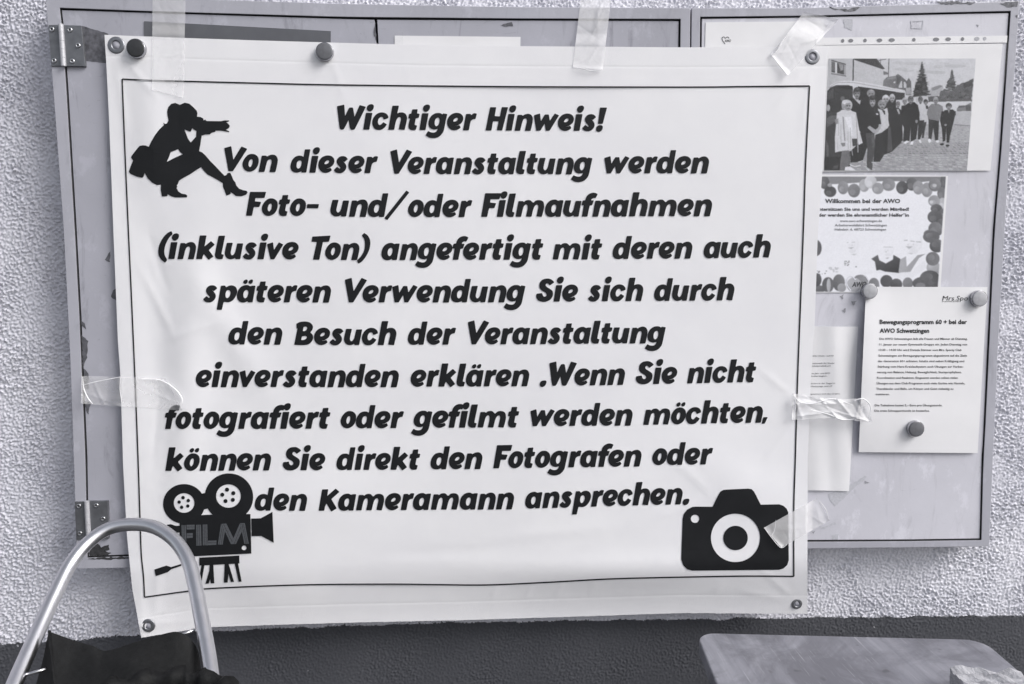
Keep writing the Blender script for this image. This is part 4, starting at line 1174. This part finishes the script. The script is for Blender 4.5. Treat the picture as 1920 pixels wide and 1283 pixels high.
    for q in range(9):
        e(random.uniform(90, 220), random.uniform(565, 640), random.uniform(5, 13), random.uniform(4, 9), z7, 128)
    for q in range(10):
        e(random.uniform(270, 400), random.uniform(530, 605), random.uniform(10, 26), random.uniform(6, 16), z7, 196)
    e(628, 520, 10, 8, z7, 120)
    for q in ((60, 830, 150, 60, 112), (85, 700, 66, 92, 100), (240, 770, 82, 106, 110), (390, 740, 85, 116, 120), (250, 775, 28, 95, 178), (430, 810, 60, 60, 158), (690, 720, 108, 90, 140), (600, 770, 102, 100, 172), (875, 770, 76, 96, 132), (1050, 720, 86, 86, 98), (1185, 765, 84, 82, 98), (1345, 750, 72, 82, 130), (1550, 750, 142, 90, 104), (1520, 785, 70, 46, 132), (1725, 780, 60, 50, 100)):
        e(q[0], q[1], q[2], q[3], z7, q[4])
    pr.build('picture', root, [(1526, 331), (1774, 331), (1758.6, 547.5), (1516, 547.5)], surf, 0.0004, 2.1, 1.2, 0.8, 1.05)
    pr = Print(surf, 0.0007, 0.00003)
    # heart outline and letters of the emblem
    hp = [(q[0] / 7.385 + 1520, q[1] / 7.385 + 430) for q in ((560, 850), (510, 780), (500, 700), (540, 655), (590, 665), (615, 695), (650, 655), (700, 640), (760, 650), (795, 700))]
    P = spline(hp, 6)
    d = np.gradient(P, axis=0); d /= np.linalg.norm(d, axis=1)[:, None]
    nr = np.stack([-d[:, 1], d[:, 0]], 1) * 1.1
    pr.add([[tuple(p) for p in P + nr] + [tuple(p) for p in (P - nr)[::-1]]], tone(214), 0)
    pr.layer += 1
    put_text(pr, 'AWO', 1597.5, 538, 1625, 537, 9.2, tone(78), 0.03, 0.2)
    for t, xa, xb, y, cap, b, v in (('Willkommen bei der AWO', 200, 1240, 412, 7.9, 0.030, 78), ('Untersützen Sie uns und werden Mitglied!', 60, 1362, 518, 6.0, 0.03, 84), ('Oder werden Sie ehrenamtlicher Helfer*in', 50, 1362, 599, 6.0, 0.03, 80),
                              ('www.awo-schwetzingen.de', 405, 988, 675, 4.6, 0.015, 124), ('Arbeiterwohlfahrt Schwetzingen', 335, 1055, 735, 4.6, 0.015, 124), ('Hebelstr. 6, 68723 Schwetzingen', 335, 1045, 793, 4.6, 0.015, 126)):
        put_text(pr, t, xa / 7.385 + 1520, y / 7.385 + 325, xb / 7.385 + 1520, y / 7.385 + 325, cap, tone(v), b)
    pr.build('printing', root)
build_flyer()

_e = on_y([(1624, 690), (1850, 690), (1700, 545), (1700, 850)], -0.06)
def course_y(x, z):
    t = np.clip((x - _e[0, 0]) / (_e[1, 0] - _e[0, 0]), 0, 1)
    s = np.clip((_e[2, 2] - z) / (_e[2, 2] - _e[3, 2]), 0, 1)
    return -0.0612 - 0.012 * (1 - t) ** 2 * np.sin(math.pi * np.clip(s * 0.92 + 0.05, 0, 1)) - 0.0018 * np.sin(math.pi * t)
def build_course_sheet():
    root = empty('course_sheet', base_of((1722, 849), -0.06), 'white sheet announcing an exercise course, held by three round magnets', 'paper sheet')
    sheet('paper', [(1624, 538), (1851.6, 538.5), (1833, 849.7), (1610, 848)], course_y, 'white_paper', root, 40)
    pr = Print(course_y, 0.0005)
    z = (1600, 530, 3.775)
    ink = tone(40)
    def t(s, xa, xb, y, cap, b=0.012, sh=0.0, m=None):
        put_text(pr, s, xa / z[2] + z[0], y / z[2] + z[1], xb / z[2] + z[0], y / z[2] + z[1], cap, m or ink, b, sh)
    t('Bewegungsprogramm 60 + bei der', 187, 805, 293, 8.3, 0.028)
    t('AWO Schwetzingen', 187, 537, 355, 8.3, 0.028)
    for s, xa, xb, y in (('Die AWO Schwetzingen lädt alle Frauen und Männer ab Dienstag,', 185, 808, 405), ('11. Januar zur neuen Gymnastik-Gruppe ein. Jeden Dienstag von', 183, 806, 445), ('13:30 – 14:30 Uhr wird Daniela Stürmer vom Mrs. Sporty Club', 181, 766, 484),
                         ('Schwetzingen ein Bewegungsprogramm abgestimmt auf die Ziele', 178, 805, 524), ('der Generation 60+ anbieten. Inhalte sind neben Kräftigung und', 175, 785, 563), ('Stärkung vom Herz-Kreislaufsystem auch Übungen zur Verbes-', 173, 780, 602),
                         ('serung von Balance, Haltung, Beweglichkeit, Sturzprophylaxe,', 170, 766, 641), ('Koordination und Reaktion. Eingesetzt werden neben vielen', 168, 740, 681), ('Übungen aus dem Club-Programm auch viele Geräte wie Hanteln,', 165, 790, 720),
                         ('Therabänder und Bälle, um Körper und Geist vielseitig zu', 162, 708, 759), ('trainieren.', 158, 257, 797), ('Die Teilnahme kostet 3,– Euro pro Übungsstunde.', 152, 630, 876), ('Die erste Schnupperstunde ist kostenlos.', 150, 540, 914)):
        t(s, xa, xb, y, 4.0, 0.012)
    t('Mrs.Spo', 630, 812, 127, 9.3, 0.0, 0.18, tone(62))
    t('Ihr persönlicher Sportclub', 630, 746, 137, 1.9, 0.02, 0.0, tone(62))
    pr.build('printing', root)
build_course_sheet()

_d = on_y([(1514, 700), (1612, 700), (1560, 610), (1560, 922)], -0.06)
def hidden_y(x, z):
    t = np.clip((x - _d[0, 0]) / (_d[1, 0] - _d[0, 0]), 0, 1)
    return -0.0588 - 0.0022 * np.sin(math.pi * t) - 0.0013 * np.sin(9 * t + 14 * (z - 1.0)) * np.clip(1 - abs(t - 0.5) * 1.6, 0, 1)
def build_hidden_doc():
    root = empty('document_sleeve', base_of((1560, 922), -0.058), 'creased clear sleeve of typed text half hidden by the right edge of the big notice', 'document')
    sheet('paper', [(1500, 612), (1609, 613), (1592, 921), (1490, 919)], hidden_y, 'white_paper', root)
    pr = Print(hidden_y, 0.0005)
    z = (1480, 580, 3.375)
    for s, xb, y in (('auch bezahlte Urlaube - auch für', 282, 300), ('Aufsichtsbereich der Kinder', 288, 347), ('ein Sozialpraktikum', 262, 364), ('Soziales Jahr und BFD', 258, 411), ('in Kindertagen.', 240, 428), ('und dauert in der Regel in', 290, 474), ('27 Urlaubstage und 27', 272, 493), ('Bildungsseminare auch über 27 Jahre', 320, 541)):
        put_text(pr, s, 100 / z[2] + z[0], y / z[2] + z[1], xb / z[2] + z[0], (y - 2) / z[2] + z[1], 2.6, tone(96), 0.01)
    pr.build('printing', root)
    sheet('clear_pocket', [(1505, 609), (1611.5, 610), (1594, 925), (1492, 923)], lambda x, z: hidden_y(x, z) - 0.0012, 'clear_film', root, 14)
    # lower back sheet edge showing
    root = empty('paper_sheet', base_of((1390, 200), -0.058), 'white sheet with a small heart logo behind the top right of the big notice', 'paper sheet')
    sheet('paper', [(1323, 42), (1545, 40), (1540, 300), (1318, 302)], -0.0581, 'white_paper', root)
    pr = Print(-0.0581, 0.0004)
    hp = [(x / 8.727 + 1340, y / 8.727 + 40) for x, y in ((172, 372), (135, 325), (122, 285), (130, 262), (155, 258), (180, 278), (200, 260), (222, 262), (236, 282))]
    P = spline(hp, 6)
    d = np.gradient(P, axis=0); d /= np.linalg.norm(d, axis=1)[:, None]
    nr = np.stack([-d[:, 1], d[:, 0]], 1) * 0.6
    pr.add([[tuple(p) for p in P + nr] + [tuple(p) for p in (P - nr)[::-1]]], tone(70), 0)
    put_text(pr, 'AWO', 1358.5, 79, 1370.5, 79, 5.0, tone(44), 0.012, 0.25)
    pr.build('logo', root)
    root = empty('paper_note', base_of((860, 200), -0.058), 'white paper strip showing above the top edge of the big notice, left of centre', 'paper sheet')
    sheet('paper', [(740, 67), (976, 69.5), (974, 200), (739, 198)], -0.0583, 'white_paper', root)
    sheet('clear_pocket', [(738, 60), (756, 60), (755, 200), (737, 200)], -0.0588, 'clear_film', root, 4)
build_hidden_doc()

# ------------------------------------------------------------------ magnets
def build_magnets():
    spec = [((258, 93), banner_y, 'black_magnet', 0.0158, 'black round magnet beside the top left eyelet of the big notice'),
            ((610, 99), banner_y, 'grey_magnet', 0.0150, 'grey round magnet alone on the top edge of the big notice'),
            ((1627, 546), course_y, 'pale_magnet', 0.0142, 'pale round magnet at the flyer bottom and the course sheet top left corner'),
            ((1831.5, 560), course_y, 'pale_magnet', 0.0148, 'pale round magnet covering the end of the course sheet logo'),
            ((1713.5, 803), course_y, 'grey_magnet', 0.0150, 'grey round magnet below the text of the course sheet')]
    for (x, y), surf, mat, r, lab in spec:
        p = on_surf([(x, y)], surf, 0.0004)[0]
        h = 0.0095
        root = empty('magnet', p, lab, 'magnet', 'round magnets on the sheets')
        me = lathe('magnet_cap', [(0.0, h), (r * 0.80, h), (r * 0.90, h - 0.0004), (r * 0.93, h - 0.0012)], mat, None, 40)
        link('magnet_cap', me, root, p)
        me = lathe('magnet_rim', [(r * 0.93, h - 0.0013), (r * 0.97, h - 0.0006), (r, h - 0.0016), (r, 0.001), (r * 0.96, 0.0), (0.0, 0.0)], 'magnet_rim', None, 40)
        link('magnet_rim', me, root, p)
build_magnets()

# ------------------------------------------------------------------ tape
def tape_strip(label, quad, lift, wr, nu=22, nv=70, mat='milky_tape', curl=0.0, bunch=0.0, seed=0):
    """quad: TL,TR,BR,BL of the strip as it lies; lift(t) its depth along the length; wr wrinkle depth"""
    rg = np.random.default_rng(seed)
    a, b, c, d = (np.array(p, float) for p in quad)
    V = []
    ph = rg.uniform(0, 6, 6)
    asp = float(np.linalg.norm(b - a) / max(np.linalg.norm(d - a), 1))
    if asp > 1:
        asp = 1.0
    creases = [(rg.uniform(0, 1), rg.uniform(0.02, 0.98), rg.choice([1.57, 1.2, 1.9, 0.4, 2.6]) + rg.uniform(-0.25, 0.25), rg.uniform(0.012, 0.03), rg.uniform(0.12, 0.40), rg.uniform(0.4, 1.0) * rg.choice([1, 1, -0.6])) for _ in range(7 if not bunch else 16)]
    for v in np.linspace(0, 1, nv):
        for u in np.linspace(0, 1, nu):
            w = u
            p = (a * (1 - w) + b * w) * (1 - v) + (d * (1 - w) + c * w) * v
            if bunch:
                m = (a + b) / 2 * (1 - v) + (c + d) / 2 * v
                p = m + (p - m) * (1 - bunch * math.sin(math.pi * v) ** 2)
            y = lift(p, v)
            y -= wr * 0.35 * math.sin(4 * u + 6 * v + ph[0]) * math.sin(3 * v + ph[1])
            for cu, cv, ca, cw, cl, cs in creases:
                du, dv = (u - cu) * asp, v - cv
                q1, q2 = du * math.cos(ca) + dv * math.sin(ca), -du * math.sin(ca) + dv * math.cos(ca)
                y -= wr * cs * math.exp(-abs(q2) / cw) * math.exp(-(q1 / cl) ** 2)
            edge = max(0.0, abs(v - 0.5) * 2 - 0.86) / 0.14
            corner = max(0.0, abs(u - 0.35) - 0.3) / 0.35
            y -= curl * edge * edge * (0.3 + corner)
            V.append(on_y([p + (rg.uniform(-0.5, 0.5, 2) if v in (0, 1) else 0)], y)[0])
    idx = np.arange(nu * nv).reshape(nv, nu)
    Q = np.stack([idx[:-1, :-1], idx[1:, :-1], idx[1:, 1:], idx[:-1, 1:]], -1).reshape(-1, 4)
    o = link('tape_strip', mesh('tape_strip', V, Q, mat, smooth=True))
    sd = o.modifiers.new('smooth', 'SUBSURF'); sd.levels = sd.render_levels = 1
    return tag(o, label, 'adhesive tape', 'clear tape strips holding the big notice')
def by(p, off):
    return float(on_surf([p], banner_y)[0][1]) - off
def build_tape():
    def over(edge_fn, off=0.0016, front=None):
        def f(p, v):
            k = edge_fn(p)
            yb = by(p, off)
            return yb * k + (YF - 0.0012) * (1 - k)
        return f
    st = lambda t: max(0.0, min(1.0, t)) ** 2 * (3 - 2 * max(0.0, min(1.0, t)))
    tape_strip('clear tape strip running straight down the upper left of the big notice', [(286, -12), (348, -12), (344, 184), (285, 168)], over(lambda p: st((p[1] - 45) / 22)), 0.0008, seed=1, curl=0.002, mat='clear_tape')
    tape_strip('wrinkled clear tape strip at the top of the big notice, right of centre', [(1090, -12), (1147, -12), (1130, 131), (1074, 126)], over(lambda p: st((p[1] - 62) / 24)), 0.0016, seed=2, curl=0.003)
    tape_strip('wide diagonal clear tape strip beside the top right eyelet', [(1508, 22), (1573, 36), (1477, 142), (1445, 103)], over(lambda p: st((90 + (1500 - p[0]) * 0.3 - 45 + (p[1] - 80)) / 40)), 0.0016, seed=3, curl=0.008)
    tape_strip('clear tape strip with curled ends on the left edge of the big notice', [(152, 705), (152, 757), (342, 770), (310, 709)], over(lambda p: st((p[0] - 200) / 24)), 0.0022, seed=4, curl=0.010, mat='clear_tape')
    tape_strip('crumpled clear tape strip bridging the right edge of the big notice and two sheets', [(1485, 738), (1485, 787), (1636, 792), (1626, 748)], lambda p, v: -0.0725 - 0.004 * math.sin(math.pi * v), 0.0075, seed=5, curl=0.004, bunch=0.22, nv=70, nu=22)
    tape_strip('short diagonal clear tape strip stuck over the camera pictogram', [(1532, 934), (1556, 976), (1465, 1027), (1432, 990)], over(lambda p: st((1524 - p[0]) / 14)), 0.0009, seed=6, curl=0.005)
    tl = [o for o in COL.objects if o.name.startswith('tape_strip')]
    for k, pts, r in ((3, [(262, 711), (300, 713), (326, 728), (341, 748), (336, 768)], 0.0011), (3, [(155, 707), (157, 728), (164, 745), (174, 758)], 0.0011), (3, [(157, 722), (180, 716), (226, 707)], 0.0008), (3, [(226, 707), (225, 730), (229, 760)], 0.0006),
                      (4, [(1489, 742), (1500, 754), (1524, 757), (1560, 748), (1600, 760)], 0.0011), (4, [(1520, 768), (1556, 778), (1580, 787), (1612, 785)], 0.0010), (4, [(1600, 752), (1618, 748), (1632, 762), (1630, 786)], 0.0012), (4, [(1487, 785), (1492, 760), (1489, 742)], 0.0008),
                      (2, [(1446, 104), (1456, 96), (1466, 78), (1478, 62)], 0.0012), (2, [(1447, 104), (1462, 124), (1476, 141)], 0.0007), (1, [(1075, 127), (1092, 129), (1108, 133), (1130, 131)], 0.0008),
                      (5, [(1433, 990), (1448, 1010), (1464, 1027), (1476, 1021)], 0.0008), (5, [(1455, 975), (1452, 995), (1446, 1006)], 0.0005), (5, [(1534, 936), (1548, 955), (1554, 974)], 0.0007)):
        P = spline(pts, 6)
        W = [on_y([p], min(by(p, 0.0045), YF - 0.006) if k != 4 else -0.0775)[0] for p in P]
        n = len(W)
        tube('fold', W, [r * (0.25 + 0.75 * math.sin(math.pi * (i + 0.5) / n)) for i in range(n)], 'tape_crease', tl[k], 8)
build_tape()

# ------------------------------------------------------------------ shopping trolley
def build_trolley():
    def tilt(px):
        out = []
        for x, y in px:
            out.append(on_y([(x, y)], -0.29 - 0.20 * (y - 988) / 295.0)[0])
        return out
    hoop = spline([(8, 1330), (36, 1262), (82, 1160), (103, 1115), (131, 1060), (165, 1018), (205, 991), (248, 983.5), (290, 989), (327, 1013), (352, 1050), (365, 1095), (376, 1150), (390, 1225), (399, 1290)], 8)
    P = tilt(hoop)
    gx0, gx1 = P[0], P[-1]
    left = [np.array([gx0[0] - 0.012, gx0[1] - 0.03, 0.78]), np.array([gx0[0] - 0.012, gx0[1] - 0.035, 0.5]), np.array([gx0[0] - 0.012, gx0[1] - 0.035, 0.11])]
    right = [np.array([gx1[0] + 0.004, gx1[1] - 0.03, 0.78]), np.array([gx1[0] + 0.004, gx1[1] - 0.035, 0.5]), np.array([gx1[0] + 0.004, gx1[1] - 0.035, 0.11])]
    cx, cy = (gx0[0] + gx1[0]) / 2, gx0[1] - 0.1
    root = empty('shopping_trolley', (cx, cy, 0), 'shopping trolley with an arched aluminium handle and black fabric bag', 'trolley')
    tube('handle', list(reversed(left)) + P + right, 0.0098, 'brushed_aluminium', root, 24)
    a, b = tilt([(45, 1266)])[0], tilt([(86, 1255)])[0]
    tube('support_wire', [a, (a + b) / 2, b], 0.0022, 'bright_steel', root, 10)
    a, b = tilt([(366, 1181)])[0], tilt([(340, 1191)])[0]
    tube('support_wire', [a, b, tilt([(315, 1200)])[0] + np.array([0, 0.01, 0])], 0.0022, 'bright_steel', root, 10)
    # bag flap standing up behind the opening
    top = spline([(68, 1290), (82, 1240), (93, 1187), (96, 1187), (145, 1204), (172, 1212), (200, 1222), (260, 1204), (318, 1187), (338, 1187), (355, 1198), (368, 1218), (374, 1245), (376, 1290)], 6)
    rows = 16
    V = []
    for j in range(rows):
        t = j / (rows - 1)
        for i, (x, y) in enumerate(top):
            px = (x + (225 - x) * 0.10 * t, y + (1320 - y) * t)
            k = -0.435 - 0.085 * t - 0.010 * math.sin(px[0] * 0.030 + 1.0) * math.sin(2.6 * t + 0.4) - 0.016 * math.exp(-abs(px[0] - 190 - 160 * t) / 22.0) * t - 0.012 * math.exp(-abs(px[0] - 130 + 60 * t) / 18.0) * t
            V.append(on_y([px], k)[0])
    n = len(top)
    idx = np.arange(n * rows).reshape(rows, n)
    Q = np.stack([idx[:-1, :-1], idx[1:, :-1], idx[1:, 1:], idx[:-1, 1:]], -1).reshape(-1, 4)
    bag_me_v, bag_me_f = [], []
    # bag body: gathered rim and hanging sack
    rim_c = on_y([(322, 1345)], -0.62)[0]
    zc = rim_c[2] + 0.0
    levels = [(0.00, 0.88, 0.000), (0.006, 1.0, 0.0), (-0.014, 1.07, 0.0), (-0.05, 1.0, 0.01), (-0.12, 1.10, 0.02), (-0.30, 1.16, 0.02), (-0.48, 1.12, 0.02), (-0.62, 1.05, 0.02), (-0.66, 0.9, 0.02)]
    seg = 96
    rx, ry = 0.105, 0.095
    inner = [(-0.16, 0.80), (-0.06, 0.84), (-0.012, 0.86)]
    lv = [(dz, s) for dz, s in inner] + [(dz, s) for dz, s, _ in levels]
    for j, (dz, s) in enumerate(lv):
        for k in range(seg):
            an = 2 * math.pi * k / seg
            ga = 1.0
            if 2 <= j <= 6:
                ga = 1 + 0.035 * math.sin(an * 21 + math.sin(an * 5) * 1.5) + 0.02 * math.sin(an * 34 + 1)
            bag_me_v.append((rim_c[0] - 0.03 + rx * s * ga * math.cos(an), rim_c[1] + ry * s * ga * math.sin(an), zc + dz + 0.004 * math.sin(an * 17)))
    for j in range(len(lv) - 1):
        for k in range(seg):
            bag_me_f.append((j * seg + k, j * seg + (k + 1) % seg, (j + 1) * seg + (k + 1) % seg, (j + 1) * seg + k))
    bag_me_f.append(tuple(range(seg)))
    bag_me_f.append(tuple(reversed(range((len(lv) - 1) * seg, len(lv) * seg))))
    me = mesh('bag', bag_me_v, bag_me_f, 'black_fabric', smooth=True)
    bm = bmesh.new(); bm.from_mesh(me); bmesh.ops.recalc_face_normals(bm, faces=bm.faces); bm.to_mesh(me); bm.free()
    bag = link('bag', me, root)
    fl = link('bag_flap', mesh('bag_flap', V, Q, 'black_fabric', smooth=True), bag)
    solidify(fl, 0.003, 0.0)
    # undercarriage
    for q, s in ((left, -1), (right, 1)):
        x, y = q[-1][0], q[-1][1]
        me = lathe('wheel', [(0.02, -0.012), (0.07, -0.012), (0.085, -0.006), (0.085, 0.006), (0.07, 0.012), (0.02, 0.012), (0.02, -0.012)], 'black_rubber', None, 36)
        w = link('wheel', me, root, (x + s * 0.03, y + 0.03, 0.087))
        w.rotation_euler = (0, 0, math.pi / 2)
    tube('axle', [left[-1] + np.array([-0.04, 0.03, -0.023]), right[-1] + np.array([0.04, 0.03, -0.023])], 0.006, 'bright_steel', root, 12)
    tube('axle_strut', [left[-1], left[-1] + np.array([0, 0.03, -0.023])], 0.007, 'brushed_aluminium', root, 12)
    tube('axle_strut', [right[-1], right[-1] + np.array([0, 0.03, -0.023])], 0.007, 'brushed_aluminium', root, 12)
build_trolley()

# ------------------------------------------------------------------ table and the block on it
TZ = 0.77
def build_table():
    c = on_z([(1305, 1186), (1842, 1199)], TZ)
    ax = c[1] - c[0]; wdt = float(np.linalg.norm(ax)); ax /= wdt
    ay = np.array([ax[1], -ax[0], 0.0])
    L = 2.1
    root = empty('wooden_table', c[0] * 0.5 + c[1] * 0.5 + ay * L / 2 - np.array([0, 0, TZ]), 'worn scratched wooden folding table with rounded corners, its end near the wall', 'table')
    r = 0.032
    out = []
    for cx, cy, a0 in ((wdt - r, r, -90), (wdt - r, L - r, 0), (r, L - r, 90), (r, r, 180)):
        for k in range(9):
            a = math.radians(a0 + 90 * k / 8)
            out.append((cx + r * math.cos(a), cy + r * math.sin(a)))
    n = len(out)
    top = [c[0] + ax * u + ay * v for u, v in out]
    V = [tuple(p) for p in top] + [(p[0], p[1], TZ - 0.026) for p in top]
    F = [tuple(range(n)), tuple(reversed(range(n, 2 * n)))] + [(i, i + n, (i + 1) % n + n, (i + 1) % n) for i in range(n)]
    me = mesh('tabletop', V, F, 'worn_table_wood')
    bm = bmesh.new(); bm.from_mesh(me); bmesh.ops.recalc_face_normals(bm, faces=bm.faces); bm.to_mesh(me); bm.free()
    bevel(link('tabletop', me, root), 0.003, 3)
    def at(u, v, z):
        return c[0] + ax * u + ay * v + np.array([0, 0, z - TZ])
    for v in (0.28, L - 0.28):
        tube('leg_frame', [at(0.06, v, TZ - 0.03), at(0.05, v, 0.4), at(0.03, v, 0.0)], 0.014, 'dark_grey_strip', root, 12)
        tube('leg_frame', [at(wdt - 0.06, v, TZ - 0.03), at(wdt - 0.05, v, 0.4), at(wdt - 0.03, v, 0.0)], 0.014, 'dark_grey_strip', root, 12)
        tube('crossbar', [at(0.05, v, 0.35), at(wdt - 0.05, v, 0.35)], 0.010, 'dark_grey_strip', root, 12)
    # rough pale block
    q = on_z([(1779, 1289), (1912, 1298)], TZ)
    bx = q[1] - q[0]; w = float(np.linalg.norm(bx)); bx /= w
    bd = np.array([bx[1], -bx[0], 0.0])
    nx_, ny_, nz_ = 22, 16, 6
    w, dpt, h = w * 1.0, 0.075, 0.030
    bm = bmesh.new()
    bmesh.ops.create_cube(bm, size=1.0)
    bmesh.ops.subdivide_edges(bm, edges=bm.edges[:], cuts=11, use_grid_fill=True)
    rg = np.random.default_rng(11)
    ph = rg.uniform(0, 6.28, 8)
    for v in bm.verts:
        x, y, z = v.co
        nzv = 0.10 * math.sin(9 * x + ph[0]) * math.sin(8 * y + ph[1]) + 0.08 * math.sin(17 * x - 9 * y + ph[2]) + 0.07 * math.sin(23 * y + 13 * z + ph[3]) + rg.uniform(-0.05, 0.05)
        k = 1.0 + 0.10 * nzv
        top_z = (z + 0.5) * h * (1 + (0.9 * nzv if z > 0.4 else 0))
        p = q[0] + bx * ((x * k + 0.5) * w) + bd * ((y * k + 0.5) * dpt) + np.array([0, 0, max(0.0005, top_z)])
        v.co = p
    me = bpy.data.meshes.new('foam_block'); bm.to_mesh(me); bm.free()
    me.materials.append(MATS['foam'])
    tag(link('foam_block', me), 'rough broken pale block lying on the worn wooden table', 'block')
build_table()
